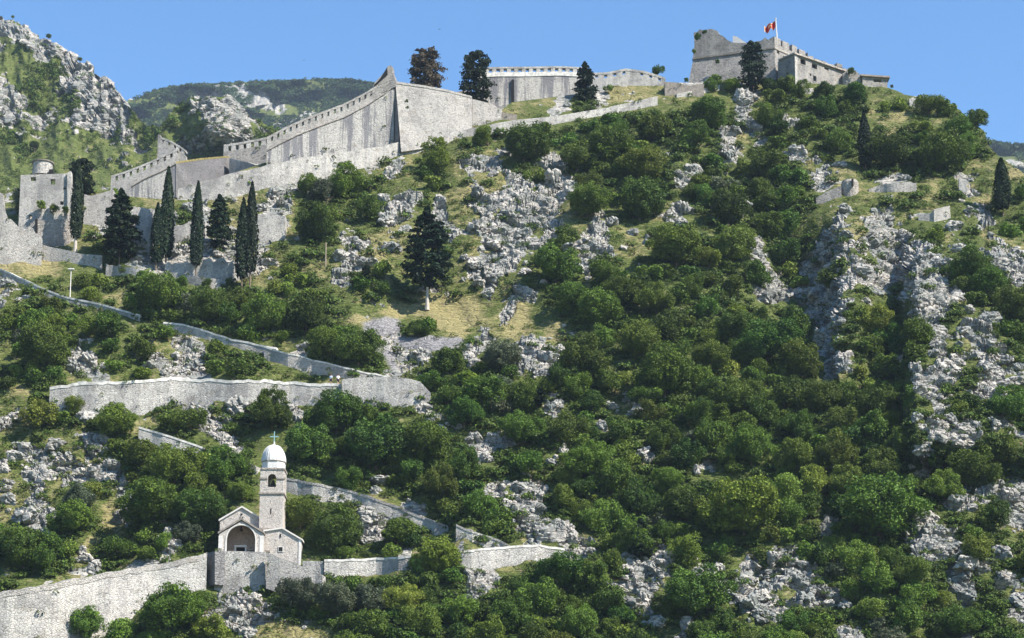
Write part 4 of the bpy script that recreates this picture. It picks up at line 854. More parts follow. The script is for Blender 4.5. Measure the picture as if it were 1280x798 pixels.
def person(u, v, label, shirt, shorts, pose=0, Y=None, pack=None, hairc=(.05, .035, .02), z0=None, seat=False, heading=0.0):
    b = V3(u, v, Y); 
    if z0 is not None: b.z = z0
    o = empty('person', b, heading); tag(o, label, 'person')
    st = .16 if pose == 0 else .28
    J = {'pelvis': (0, 0, .95), 'waist': (0, 0, 1.1), 'chest': (0, 0, 1.32), 'neck': (0, 0, 1.47), 'headb': (0, -.01, 1.55), 'head': (0, -.02, 1.64), 'top': (0, -.005, 1.72), 'nose': (0, -.105, 1.62)}
    E = [('pelvis','waist'),('waist','chest'),('chest','neck'),('neck','headb'),('headb','head'),('head','top'),('head','nose')]
    Rr = {'pelvis': .15, 'waist': .125, 'chest': .155, 'neck': .06, 'headb': .07, 'head': .098, 'top': .06, 'nose': .016}
    for sg, nm in ((-1, 'l'), (1, 'r')):
        sy = st*.5*sg
        J.update({nm+'hip': (.09*sg, 0, .88), nm+'knee': (.10*sg, sy-.03, .5), nm+'ank': (.10*sg, sy+.03, .09), nm+'toe': (.12*sg, sy-.14, .03),
                  nm+'sh': (.18*sg, 0, 1.40), nm+'el': (.25*sg, -.4*sy+.04, 1.12), nm+'wr': (.24*sg, -sy-.08, .90), nm+'palm': (.235*sg, -sy-.11, .83)})
        E += [('pelvis', nm+'hip'), (nm+'hip', nm+'knee'), (nm+'knee', nm+'ank'), (nm+'ank', nm+'toe'), ('chest', nm+'sh'), (nm+'sh', nm+'el'), (nm+'el', nm+'wr'), (nm+'wr', nm+'palm')]
        Rr.update({nm+'hip': .09, nm+'knee': .058, nm+'ank': .042, nm+'toe': .035, nm+'sh': .062, nm+'el': .042, nm+'wr': .028, nm+'palm': .034})
        for k, dy in enumerate((-.03, -.01, .01, .03)):
            f = nm+'f%d' % k; L_ = (.07, .085, .08, .06)[k]; J[f] = (.235*sg, -sy-.11+dy, .79); J[f+'b'] = (.225*sg, -sy-.12+dy*1.2, .79-L_); E += [(nm+'palm', f), (f, f+'b')]; Rr[f] = .011; Rr[f+'b'] = .008
        J[nm+'th'] = (.215*sg, -sy-.16, .80); E.append((nm+'palm', nm+'th')); Rr[nm+'th'] = .011
    names = list(J); ix = {k: i for i, k in enumerate(names)}
    def skin(nm_, keys, grow, mt):
        ks = [k for k in names if k in keys]; ii = {k: i for i, k in enumerate(ks)}
        me = bpy.data.meshes.new(nm_); me.from_pydata([J[k] for k in ks], [(ii[a], ii[b_]) for a, b_ in E if a in ii and b_ in ii], []); ob = link(nm_, me, mt, o)
        md = ob.modifiers.new('skin', 'SKIN'); md.use_smooth_shade = True; sd = me.skin_vertices[0].data if len(me.skin_vertices) else None
        if sd is None:
            bpy.context.view_layer.objects.active = ob
            bm = bmesh.new(); bm.from_mesh(me); bm.verts.layers.skin.verify(); bm.to_mesh(me); bm.free(); sd = me.skin_vertices[0].data
        for k in ks: sd[ii[k]].radius = (Rr[k]*grow, Rr[k]*grow*(.75 if k in ('pelvis', 'waist', 'chest') else 1))
        sd[0].use_root = True; ob.modifiers.new('sub', 'SUBSURF').levels = 1; ob.modifiers['sub'].render_levels = 1; return ob
    skin('body', names, 1.0, plain('skin_'+label[:6], (.42, .25, .17), .6, .1, 5, 0))
    skin('shirt', {'pelvis','waist','chest','lsh','rsh','lel','rel'}, 1.16, shirt)
    skin('shorts', {'pelvis','lhip','rhip','lknee','rknee'}, 1.22, shorts)
    hm = plain('hair', hairc, .8, .2, 9, 0); mb = MB(); mb.ring([(.10, 1.60), (.112, 1.66), (.10, 1.72), (.06, 1.76), (.01, 1.775)], 0, .02, 12); me = bpy.data.meshes.new('hair'); me.from_pydata(mb.v, [], mb.f); link('hair', me, hm, o)
    if pack is not None:
        mb = MB(); mb.box(-.16, .16, .13, .33, 1.0, 1.45); me = bpy.data.meshes.new('b'); me.from_pydata(mb.v, [], mb.f); bm = bmesh.new(); bm.from_mesh(me); bmesh.ops.bevel(bm, geom=list(bm.edges), offset=.05, segments=2, affect='EDGES'); bm.to_mesh(me); bm.free()
        pk = link('backpack', me, pack, None); pk.location = (b.x, b.y, b.z); pk.rotation_euler = (0, 0, heading); tag(pk, 'dark backpack worn by the walker in white behind the terrace wall', 'backpack')
    return o
white_c = plain('white_shirt', (.75, .75, .78), .8, .08, 6, 0); blue_c = plain('pale_blue_shirt', (.50, .60, .72), .8, .1, 6, 0); navy = plain('navy_cloth', (.03, .035, .06), .8, .2, 6, 0); beige = plain('beige_shorts', (.45, .38, .32), .8, .1, 6, 0)
def topI(u):
    for (a, b) in zip(ptsI[:-1], ptsI[1:]):
        if a[0] <= u <= b[0]: f = (u-a[0])/(b[0]-a[0]); return a[1].lerp(b[1], f)
for u, lab, sh, so_, pk, hd, ps in ((413.5, 'left walker in a pale blue top on the terrace wall end', blue_c, navy, None, R(160), 0), (422.5, 'right walker in a white top on the terrace wall end', white_c, navy, None, R(200), 1)):
    t = topI(u); person(u, 480, lab, sh, so_, ps, t.y+.9, pk, z0=t.z-.02, heading=hd)
t = topI(302); pp_ = person(302, 480, 'walker in white with a dark backpack behind the middle of the terrace wall', white_c, beige, 0, t.y+3.6, navy, z0=t.z-.95, heading=R(180))
mb = MB(); mb.box(V3(296, 480, t.y+3).x, V3(308, 480, t.y+3).x, t.y+3.25, t.y+4.5, t.z-4, t.z-.955); k = mb.build('path', M['ground'], None, V3(302, 480, t.y+3.6)); tag(k, kind='structure')
def bird(u, v, Y, span, label):
    c = V3(u, v, Y); mb = MB(); a = span
    mb.tube(c+Vector((-.0, -.35*a, 0)), c+Vector((0, .3*a, 0)), .09*a, .03*a, 6)
    for sg in (-1, 1): mb.hexa([c+Vector((0, -.12*a, .02)), c+Vector((sg*.3*a, -.1*a, .12*a)), c+Vector((sg*.3*a, .08*a, .12*a)), c+Vector((0, .12*a, .02))], [c+Vector((0, -.12*a, .05)), c+Vector((sg*.3*a, -.1*a, .15*a)), c+Vector((sg*.3*a, .08*a, .15*a)), c+Vector((0, .12*a, .05))]); mb.hexa([c+Vector((sg*.3*a, -.1*a, .12*a)), c+Vector((sg*.62*a, .05*a, .04*a)), c+Vector((sg*.62*a, .09*a, .04*a)), c+Vector((sg*.3*a, .08*a, .12*a))], [c+Vector((sg*.3*a, -.1*a, .15*a)), c+Vector((sg*.62*a, .05*a, .06*a)), c+Vector((sg*.62*a, .09*a, .06*a)), c+Vector((sg*.3*a, .08*a, .15*a))])
    tag(mb.build('bird', M['bronze'], None, c), label, 'bird', 'tiny birds in the sky')
bird(549.5, 37, 330, .5, 'tiny dark bird high above the brown conifer'); bird(380, 76, 330, .4, 'tiny bird above the far wooded ridge'); bird(614.5, 61, 330, .3, 'tiny speck of a bird above the black conifer')
# ================================================================== THE NEAR SLOPE (kept calm along the footings of the walls)
WMASK = np.zeros((220, 420))
for lab, pts in WALLS.items():
    for p0, p1 in zip(pts[:-1], pts[1:]):
        for f in np.linspace(0, 1, 6):
            t = p0[1].lerp(p1[1], f); q = p0[2].lerp(p1[2], f); u0, v0 = pix(t); u1, v1 = pix(q); x = int(u1/4+50)
            if 1 <= x < 419: WMASK[max(0, int((v0-8)/4)):max(0, int((v1+7)/4)), x-1:x+2] = 1
K = np.array([1, 2, 1])/4.0
for _ in range(2): WMASK = np.apply_along_axis(lambda r: np.convolve(r, K, 'same'), 0, WMASK); WMASK = np.apply_along_axis(lambda r: np.convolve(r, K, 'same'), 1, WMASK)
us = np.concatenate([np.linspace(-700, -30, 60), np.arange(-24, 1305, 1.45), np.linspace(1312, 2100, 70)])
hill = build_layer('hillside', us, 560, 905.0, v_sky, ysurf, near_rock, M['ground'], (1.5, .55), (3.4, 1.25), 3,
    [(3, 0), (8, -.5), (16, -2), (30, -9), (60, -35), (110, -80), (200, -170)])
# ================================================================== PLANTS
def quads(c, n, size, asp=1.5, jit=.5, upb=0.0, r=rng):
    """leaf diamonds at c (k,3) facing roughly n"""
    k = len(c); n = n+r.normal(0, jit, (k, 3)); n[:, 2] += upb; n /= np.linalg.norm(n, axis=1, keepdims=True)+1e-9
    a = np.cross(n, r.normal(0, 1, (k, 3))); a /= np.linalg.norm(a, axis=1, keepdims=True)+1e-9; b = np.cross(n, a)
    sz = (size*r.uniform(.6, 1.35, k))[:, None]; bend = n*sz*.25
    v = np.stack([c-a*sz*asp*.5, c-b*sz*.5+bend, c+a*sz*asp*.5, c+b*sz*.5+bend], 1).reshape(-1, 3)
    f = np.arange(4*k).reshape(-1, 4); return v, f
def sph(k, r=rng): d = r.normal(0, 1, (k, 3)); return d/np.linalg.norm(d, axis=1, keepdims=True)
def crown(seed, lumps=26, per=85, leaf=.105, flat=.9, spread=.72, lr=(.18, .40)):
    r = np.random.default_rng(seed); Vs = []; Fs = []; At = []; off = 0
    dirs = sph(lumps, r); dirs[:, 2] = dirs[:, 2]*.8+.15; rad = spread*r.uniform(.35, 1.12, lumps)**.6*(1+.22*np.sin(3*np.arctan2(dirs[:, 1], dirs[:, 0])+seed))
    cen = dirs*rad[:, None]*np.array([1, 1, flat]); cen[0] = 0
    if seed % 2: sub = sph(4, r)*np.array([.55, .55, .35]); cen = cen*.62+sub[np.arange(lumps) % 4]
    for i in range(lumps):
        R_ = r.uniform(*lr)*(1.25 if i == 0 else 1); d = sph(per, r); d = d*.85+cen[i]*.45/(np.linalg.norm(cen[i])+.1); d[:, 2] += .08
        d /= np.linalg.norm(d, axis=1, keepdims=True)
        c = cen[i]+d*R_*r.uniform(.62, 1.15, per)[:, None]
        v, f = quads(c, d, leaf*r.uniform(.75, 1.25), 1.4, .75, .0, r); Vs.append(v); Fs.append(f+off); off += len(v)
        t = np.clip(.5+r.normal(0, .22, per)+r.normal(0, .16), 0, 1); At.append(np.repeat(t, 4))
    V = np.concatenate(Vs); return V, np.concatenate(Fs), np.concatenate(At)
def cyp(seed, n=2600, h=1.0, r0=.085, leaf=.020):
    """columnar cypress, height 1"""
    r = np.random.default_rng(seed); z = r.uniform(.07, 1, n)**.9; prof = np.interp(z, [0.05, .1, .25, .5, .75, .9, 1], [.25, .7, 1, .95, .68, .35, .03])
    a = r.uniform(0, 2*math.pi, n); ribs = 1+.13*np.sin(a*5+z*9+seed)+.1*r.normal(0, 1, n); rr = r0*prof*ribs*r.uniform(.85, 1, n)
    c = np.stack([rr*np.cos(a), rr*np.sin(a), z], 1); nn = np.stack([np.cos(a), np.sin(a), .25+0*a], 1)
    v, f = quads(c, nn, leaf, 2.0, .35, 0, r); t = np.repeat(np.clip(.5+r.normal(0, .25, n), 0, 1), 4); return v, f, t
def conif(seed, n=6200, r0=.27, top=.06, leaf=.032, low=.08, squat=1.0, rnd=False):
    r = np.random.default_rng(seed); nb = 130; Vs = []; Fs = []; At = []; off = 0
    for i in range(nb):
        z0 = low+(1-low)*((i+.5)/nb)**.95; pr = np.interp(z0, [low, low+.08, low+.25, .6, .85, 1], [.6, .85, 1, .98, .8, .42] if rnd else [.55, .92, 1, .80*squat, .46*squat, top]); L = r0*pr*r.uniform(.62, 1.15); a = r.uniform(0, 2*math.pi)
        k = n//nb; s_ = r.uniform(.15, 1, k)**.6; c = np.stack([np.cos(a)*L*s_, np.sin(a)*L*s_, z0+.10*L*np.sin(s_*2.5)-.05*s_*L+0*s_], 1)
        c += r.normal(0, 1, (k, 3))*np.array([.16, .16, .09])*L*(.5+.6*(1-s_))[:, None]
        nn = np.stack([np.cos(a)*.5+0*s_, np.sin(a)*.5+0*s_, .8+0*s_], 1); v, f = quads(c, nn, leaf, 1.7, .5, 0, r); Vs.append(v); Fs.append(f+off); off += len(v); At.append(np.repeat(np.clip(.5+r.normal(0, .22, k)+r.normal(0, .15), 0, 1), 4))
    return np.concatenate(Vs), np.concatenate(Fs), np.concatenate(At)
def leafmesh(name, vft, material):
    v, f, t = vft; me = npmesh(name, v, f, dict(leaf=t)); me.materials.append(material); return me
CR = {k: [leafmesh('crown', crown(100+i, fl, per, lf), LEAF[k]) for i, (fl, per, lf) in enumerate(((44, 130, .072), (36, 150, .076), (52, 110, .07), (40, 130, .07), (34, 160, .075), (48, 120, .065), (26, 170, .08)))] for k in ('T', 't', 'o')}
CRB = {k: [leafmesh('crown', crown(300+i, 110, 120, .050, .9, .78, (.12, .27)), LEAF[k]) for i in range(3)] for k in ('T', 't', 'o')}
SHR = {k: [leafmesh('foliage', crown(200+i, 14, 90, .13, .85, .6, (.25, .48)), LEAF[k]) for i in range(4)] for k in ('T', 't', 'o')}
CYP = [leafmesh('crown', cyp(i), LEAF['c']) for i in range(3)]
CON = [leafmesh('crown', conif(10+i), LEAF['c']) for i in range(3)]
CONR = leafmesh('crown', conif(20, 6500, .36, .45, .034, .02, 1, True), LEAF['c']); CONB = leafmesh('crown', conif(21, 6500, .36, .55, .034, .02, 1, True), LEAF['b'])
def trunk_mesh(nb=5, seed=0, h=1.0, r0=.06):
    r = random.Random(seed); mb = MB(); pts = [Vector((0, 0, -.25)), Vector((r.uniform(-.03, .03), r.uniform(-.03, .03), .3*h)), Vector((r.uniform(-.08, .08), r.uniform(-.08, .08), .62*h)), Vector((r.uniform(-.1, .1), r.uniform(-.1, .1), h))]
    for i in range(3): mb.tube(pts[i], pts[i+1], r0*(1.3-.35*i), r0*(1.3-.35*(i+1)), 7)
    for k in range(nb):
        a = k*2*math.pi/nb+r.uniform(-.4, .4); s0 = pts[1].lerp(pts[2], r.random()); mid = s0+Vector((math.cos(a)*.3, math.sin(a)*.3, .25)); e = mid+Vector((math.cos(a)*.25, math.sin(a)*.25, .25)); mb.tube(s0, mid, r0*.5, r0*.35, 5); mb.tube(mid, e, r0*.35, r0*.12, 5)
    me = bpy.data.meshes.new('trunk'); me.from_pydata(mb.v, [], mb.f); me.update(); return me
TR = []
for i in range(3): m_ = trunk_mesh(5, i); m_.materials.append(M['trunk']); TR.append(m_)
def straight(mt):
    mb = MB(); mb.tube((0, 0, -.06), (0, 0, .6), .014, .007, 8); me = bpy.data.meshes.new('trunk'); me.from_pydata(mb.v, [], mb.f); me.update(); me.materials.append(mt); return me
STR = straight(M['trunk']); STP = straight(M['palebark'])
def put(name, me, parent=None, loc=(0, 0, 0), sc_=(1, 1, 1), rz=0.0):
    o = bpy.data.objects.new(name, me); COL.objects.link(o); o.location = loc; o.scale = sc_; o.rotation_euler = (0, 0, rz)
    if parent is not None: o.parent = parent
    return o
def tree(u, v, r, kind='T', label='', group=None, asp=1.0, cat='tree', name='broadleaf_tree', yoff=0.0):
    if (u, v) == (943, 88): yoff = 17; asp = 1.45; v = 82; r = 23
    """crown centred on pixel (u, v), radius r pixels"""
    Y = float(ysurf(u, v+r*.62))-yoff; s = mpp(Y, v); Rm = r*s; g_ = V3(u, v+r*.62, Y); c = V3(u, v, Y)
    o = empty(name, g_-Vector((0, 0, .2))); tag(o, label, cat, group)
    cr = put('crown', random.choice(CRB[kind] if r >= 27 else CR[kind]), o, (0, -Rm*.25, c.z-g_.z+.2), (Rm*random.uniform(.88, 1.08), Rm*random.uniform(.88, 1.08), Rm*asp*.98), random.uniform(0, 6.28)); cr.rotation_euler = (random.uniform(-.3, .3), random.uniform(-.3, .3), random.uniform(0, 6.28))
    h = max(.5, c.z-g_.z+.2); put('trunk', random.choice(TR), o, (0, 0, -.3), (Rm*.75, Rm*.75, h*1.1), random.uniform(0, 6.28))
    return o
def shrub(u, v, r, kind='t', label='', group=None, asp=.8, name='shrub'):
    Y = float(ysurf(u, v+r*.5)); s = mpp(Y, v); Rm = r*s; g_ = V3(u, v+r*.5, Y)
    o = put(name, random.choice(SHR[kind]), None, g_+Vector((0, -Rm*.2, Rm*.45)), (Rm*1.1, Rm*1.1, Rm*asp*1.1), random.uniform(0, 6.28)); tag(o, label, 'bush', group); return o
def conifer(u, vt, vb, wpx, kind, label, name='cypress', trunk=0.0, Y=None, pale=False, r0=None, group=None):
    Y = Y if Y is not None else float(ysurf(u, vb))-1.0; b = V3(u, vb, Y); H = V3(u, vt, Y).z-b.z; s = mpp(Y, vb)
    o = empty(name, b-Vector((0, 0, .3))); tag(o, label, 'cypress' if name == 'cypress' else 'conifer', group)
    me, base = {'col': (random.choice(CYP), .085), 'con': (random.choice(CON), .27), 'rnd': (CONR, .36), 'brn': (CONB, .36)}[kind]
    k = (wpx*s/2)/base; f = trunk
    put('crown', me, o, (0, 0, .3+H*f), (k, k, H*(1-f)), random.uniform(0, 6.28)); put('trunk', STP if pale else STR, o, (0, 0, .1), (H*1.0*(.75 if not pale else 1.6), H*(.75 if not pale else 1.6), H*(max(f, .2)+.15)))
    return o
# cypresses and conifers
conifer(94, 203, 312, 15, 'col', 'slim dark cypress hugging the right side of the left tower', pale=True, trunk=.05)
conifer(101, 200, 250, 34, 'rnd', 'ragged dark conifer top leaning right of the slim cypress by the left tower', 'conifer')
conifer(149, 237, 330, 50, 'con', 'broad dark shaggy conifer between the left tower and the tallest cypresses', 'conifer')
conifer(195, 254, 337, 15, 'col', 'shorter slim cypress touching the left of the tallest one', trunk=.03)
conifer(207, 209, 338, 17, 'col', 'tallest slim cypress, left of centre in the row', trunk=.05)
conifer(244.5, 227, 352, 15.5, 'col', 'single slim cypress standing alone right of the tallest one', trunk=.09)
conifer(273, 244, 312, 34, 'con', 'bushy dark conifer between the lone slim cypress and the right hand pair', 'conifer')
conifer(302, 248, 360, 17, 'col', 'left cypress of the right hand slim pair, slightly shorter', trunk=.03)
conifer(312.5, 228, 356, 16, 'col', 'right cypress of the right hand slim pair, with thin tip', trunk=.05)
conifer(534, 260, 384, 62, 'con', 'large dark lone conifer with a pale bare trunk in the middle of the slope', 'conifer', trunk=.14, pale=True)
conifer(457, 332, 358, 17, 'con', 'very small dark conifer left of the lone large one', 'conifer')
conifer(532, 62, 126, 45, 'brn', 'big round half withered brown conifer behind the bastion', 'conifer', Y=366)
conifer(595, 66, 132, 40, 'rnd', 'black green round topped conifer left of the upper curtain wall', 'conifer', Y=366)
conifer(732, 78, 141, 32, 'con', 'pointed dark conifer in front of the upper curtain wall', 'conifer', Y=368)
conifer(942, 54, 112, 34, 'rnd', 'dark narrow tree standing against the castle wall', 'conifer', Y=370.5)
conifer(1082, 142, 213, 17, 'col', 'dark columnar cypress on the wooded spur below the castle')
conifer(1254, 198, 267, 20, 'col', 'lone columnar cypress at the right edge of the spur')
conifer(801, 648, 700, 34, 'con', 'small dark pointed conifer in scrub right of bottom centre', 'conifer')
conifer(671, 482, 508, 26, 'con', 'small pointed dark tree in the wood right of the terrace wall', 'conifer')
# prominent single trees and bushes: (u, v, r, kind, label)
HAND = [
 (150,338,9,'t',None),(178,345,9,'T',None),(228,352,9,'t',None),(262,356,9,'T',None),(288,354,8,'t',None),(12,300,9,'t',None),(888,108,11,'T',None),(915,108,12,'t',None),(962,108,13,'T',None),(1000,114,15,'t',None),(1030,116,14,'T',None),
 (55,437,36,'T','large dark round tree on the left slope above the terrace wall'),(136,409,21,'T','dark round bush tree under the upper path wall, left of the smaller one'),(172,440,20,'T','small round dark tree just above the left part of the terrace wall'),
 (523,411,16,'T','lone round bush on the grey scree patch'),(695,336,34,'T','isolated wide dark tree right of the pale crags'),(396,284,30,'T','grey green rounded tree left of the lone conifer, nearest the pale masonry block'),
 (389,234,19,'T','left tree of the dark clump under the rampart base'),(432,229,28,'T','biggest tree of the dark clump under the rampart base'),(546,198,28,'T','wide dark tree just below the battered bastion'),(610,172,18,'t','light green bush at the bastion corner by the collapsed hut'),
(1070,120,19,'T','dense dark round bush right below the blockhouse'),(1161,131,18,'T','round bush on the skyline right of the castle'),(1219,151,16,'T','last round tree on the skyline at the right shoulder'),
 (1110,193,32,'T','very dark tree right of the columnar cypress on the spur'),(1176,193,36,'T','very dark wide tree above the grassy shelf'),(655,184,30,'t','light green tree below the white path wall on the left'),
 (328,396,32,'T','broad round tree right of centre among bushes below the cypresses'),(200,370,32,'T','wide round bush tree below the tallest cypress'),(260,386,28,'T','dense bush tree below the lone slim cypress'),(382,398,30,'T','bushy tree between the round one and the scree'),
 (448,436,32,'T','dark green tree at the left edge of the scree'),(560,452,26,'T','rounded dark tree at the lower edge of the scree'),(626,448,28,'o','greyish green tree beside the pale rock slabs'),(733,452,38,'T','big round tree at the left border of the main wood'),
 (20,252,20,'o','grey green shrubby tree against the left tower'),(110,410,20,'T',None),(48,520,26,'t','thin twiggy tree on the rocky left slope'),(93,508,14,'t',None),
 (145,528,30,'T','slanting bushy tree left of the short sloping wall'),(178,570,24,'T',None),(218,586,36,'T','round tree left of the bell tower in front of others'),(280,585,34,'T','leafy tree directly left of the dome'),(190,630,42,'T','large mass of dark tree left of the chapel'),(248,640,36,'T','dark tree touching the left side of the chapel'),
 (238,525,24,'T','small open tree on the rocks below the terrace wall'),(340,515,34,'T','tree under the terrace wall above the bell tower'),(385,560,34,'T',None),(420,520,38,'T','wide dark tree below the walkers'),(470,560,44,'T','largest round tree right of the dome'),(532,560,40,'T',None),
 (420,665,38,'T','big bush tree right of the chapel side room'),(375,645,28,'t',None),(430,690,13,'T','dark bush standing on the path right of the chapel'),(497,665,26,'t','thin leafy tree on rocks above the white path section'),(548,700,30,'t','bright green leafy tree between the two white path sections'),
 (28,690,34,'T','left dark bush tree above the long retaining wall'),(60,690,30,'T',None),(92,650,28,'T','bushy tree on the rocks above the long retaining wall'),(150,685,22,'T','bush just above the middle of the long retaining wall'),(211,677,14,'t',None),(105,780,28,'T','bush growing in front of the long retaining wall, near the bottom'),
 (215,765,44,'T','big dark tree in front of the right end of the long retaining wall'),(375,745,30,'o',None),(265,790,24,'T',None),(155,798,26,'T',None),
 (845,312,34,'T','wide tree beside the dark ravine, upper part of the wood'),(800,255,34,'T',None),(735,255,28,'t',None),(760,190,34,'T',None),(720,200,28,'T',None),(910,265,28,'T',None),(560,290,6,'t',None),
 (1040,350,20,'T',None),(960,430,40,'T',None),(830,470,44,'T','big rounded tree in the middle of the wood'),(1100,640,60,'T','huge spreading tree in the lower right wood'),(930,640,50,'t','bright green spreading tree in the lower wood'),(1210,335,28,'T',None),(1215,590,40,'T',None),(1180,610,30,'T',None),
 (1222,688,22,'t','light green bush on the lower right rocks'),(1250,650,26,'T',None),(870,745,44,'T','dark tree island between two pale rock fields at the bottom'),(700,720,34,'T',None),(820,378,30,'T',None),(745,390,30,'T',None),(1105,460,22,'T',None),
]
REG = [((0,330,300,470),'on the upper left slope below the cypresses'),((300,330,660,480),'on the middle slope around the scree'),((0,470,160,740),'on the rocky far left slope above the long retaining wall'),((160,480,330,740),'on the slope left of the chapel'),
 ((330,480,640,700),'in the copse right of the bell tower'),((0,700,440,900),'at the bottom left below the chapel'),((440,690,800,900),'in the bottom centre thicket'),((800,690,1300,900),'among pale rocks at the bottom right'),
 ((640,100,860,330),'on the slope below the white path wall'),((860,80,1300,330),'on the upper spur below the castle'),((640,330,900,520),'in the upper middle of the main wood'),((900,330,1110,520),'in the dark ravine under the cliffs'),((640,520,900,690),'in the lower middle of the main wood'),((900,520,1120,690),'in the lower right of the main wood'),((1110,330,1300,690),'around the pale cliffs at the right edge'),((330,150,660,330),'on the crags above the lone conifer'),((-100,150,330,340),'around the walls beside the cypress row')]
def region(u, v):
    for (a, b, c, d), n in REG:
        if a <= u < c and b <= v < d: return n
    return 'near the skyline of the slope'
LMK = [(338,565,'chapel dome'),(300,670,'chapel porch'),(418,472,'two walkers'),(87,350,'lamp post'),(58,260,'left stone tower'),(207,270,'tallest cypress'),(244,290,'lone slim cypress'),(307,300,'right cypress pair'),
 (534,325,'lone pale trunked conifer'),(494,140,'sharp bastion corner'),(968,80,'castle corner'),(1020,90,'flat roofed blockhouse'),(1061,230,'small round turret'),(1254,230,'cypress at the right edge'),(1082,180,'spur cypress'),(732,110,'conifer at the curtain wall'),
 (65,484,'left end of the terrace wall'),(530,482,'right end of the terrace wall'),(700,685,'right end of the curved path'),(215,550,'short sloping path wall'),(490,415,'grey scree patch'),(1165,266,'small wedge of ruined wall'),(1190,450,'pale cliff at the right'),
 (830,470,'big mid wood tree'),(1100,640,'huge lower right tree'),(930,640,'bright green spreading tree'),(870,745,'dark tree island'),(130,740,'long retaining wall'),(620,350,'pale crags right of the conifer'),(1050,460,'small pale cliff in the wood'),(640,640,'rock tongue above the curved path'),(860,190,'narrow rock rib in the wood')]
ORD = ['nearest', 'second', 'third', 'fourth', 'fifth', 'sixth', 'seventh', 'eighth', 'ninth', 'tenth', 'eleventh', 'twelfth']
DIRN = ['right of', 'above right of', 'above', 'above left of', 'left of', 'below left of', 'below', 'below right of']
def locate(items):
    """for each (u, v): words that single it out: its rank outward from a landmark in one of eight directions"""
    tab = []
    for L in LMK:
        sect = {}
        for i, (u, v) in enumerate(items):
            a = math.atan2(L[1]-v, u-L[0]); k = int(round(a/(math.pi/4))) % 8; sect.setdefault(k, []).append((math.hypot(u-L[0], v-L[1]), i))
        rk = {}
        for k, l in sect.items():
            for n, (dd, i) in enumerate(sorted(l)): rk[i] = (dd, n, k)
        tab.append(rk)
    out = []
    for i in range(len(items)):
        best = min(((tab[l][i][1]*18+tab[l][i][0], l) for l in range(len(LMK)) if tab[l][i][1] < len(ORD)), default=None)
        if best is None: out.append(None); continue
        l = best[1]; dd, n, k = tab[l][i]; out.append('%s one %s the %s' % (ORD[n], DIRN[k], LMK[l][2]))
    return out
KN = {'T': 'dark green', 't': 'light green', 'o': 'greyish green'}
placed = []
def protect(u, v, r):   # keep the masonry and the singled-out trees visible
    for (x0, y0, x1, y1) in PROT:
        if x0-r*.8 < u < x1+r*.8 and y0-r*.55 < v < y1+r*.55: return True
    return False
PROT = [(440,378,690,402),(20,322,130,343),(270,632,380,700),(318,535,358,640),(255,690,405,722)]
def along(spec, h=0):
    for (a, b) in zip(spec[:-1], spec[1:]):
        n = max(1, int(abs(b[0]-a[0])/8))
        for k in range(n):
            f = k/n; u = a[0]+(b[0]-a[0])*f; v0 = a[1]+(b[1]-a[1])*f; v1 = a[2]+(b[2]-a[2])*f; PROT.append((u-2, v0-1, u+2, v1-1))
for lab, pts in WALLS.items():
    for (u, t, b) in pts[::2]: 
        v0 = pix(t)[1]; v1 = pix(b)[1]; PROT.append((u-2, v0, u+2, v1-2))
PROT += [(860,35,1000,98),(993,68,1056,104),(28,200,90,305),(519,262,549,382),(1248,196,1262,262),(1072,150,1090,205)]
singles = []
for (u, v, r, k, lab) in HAND:
    if r < 8: continue
    if lab: tree(u, v, r, k, lab, asp=random.uniform(.88, 1.05)); 
    else: singles.append((u, v, r, k))
    placed.append((u, v, r))
cand = []
# sample the rest of the wood: big trees first
def clear(u, v, r, ov): return all((u-a)**2+(v-b)**2 > (ov*(r+c))**2 for a, b, c in placed)
def sky_ok(u, v, r): return v-r*.7 > float(v_sky(u))-(6 if random.random() < .35 else -2)
tries = 0
for (rmin, rmax, classes, ov, ntry) in ((23, 32, 'T', .58, 2500), (15, 23, 'T', .54, 9000), (10, 15, 'Ttk', .54, 18000)):
    for _ in range(ntry):
        u = random.uniform(-30, 1310); v = random.uniform(90, 830); r = random.uniform(rmin, rmax)
        c = cls(min(max(u, 0), 1279), min(max(v, 0), 797))
        if c not in classes: continue
        if rmin > 14 and sum(cls(min(max(u+dx*r*.7, 0), 1279), min(max(v+dy*r*.7, 0), 797)) in 'Tt' for dx, dy in ((1,0),(-1,0),(0,1),(0,-1))) < 4: continue
        if rmin == 10 and sum(cls(min(max(u+dx*r*.7, 0), 1279), min(max(v+dy*r*.7, 0), 797)) in 'Ttkg' for dx, dy in ((1,0),(-1,0),(0,1),(0,-1))) < 4: continue
        if c == 'k' and random.random() < .6: continue
        if not sky_ok(u, v, r) or protect(u, v, r) or not clear(u, v, r, ov): continue
        placed.append((u, v, r)); kk = 't' if (c == 't' or random.random() < .22) else ('o' if random.random() < .04 else 'T'); cand.append((u, v, r, kk))
cand.sort(key=lambda q: -q[2]); trees_ = singles+cand
budget = 285-sum(1 for h in HAND if h[4])
loc_ = locate([(q[0], q[1]) for q in trees_[:budget]])
for i, (u, v, r, k) in enumerate(trees_[:budget]):
    reg = region(u, v); tree(u, v, r, k, '%s leafy tree, %s' % (KN[k], loc_[i] or reg), '%s trees %s' % (KN[k], reg), asp=random.uniform(.85, 1.1))
rest = trees_[budget:]
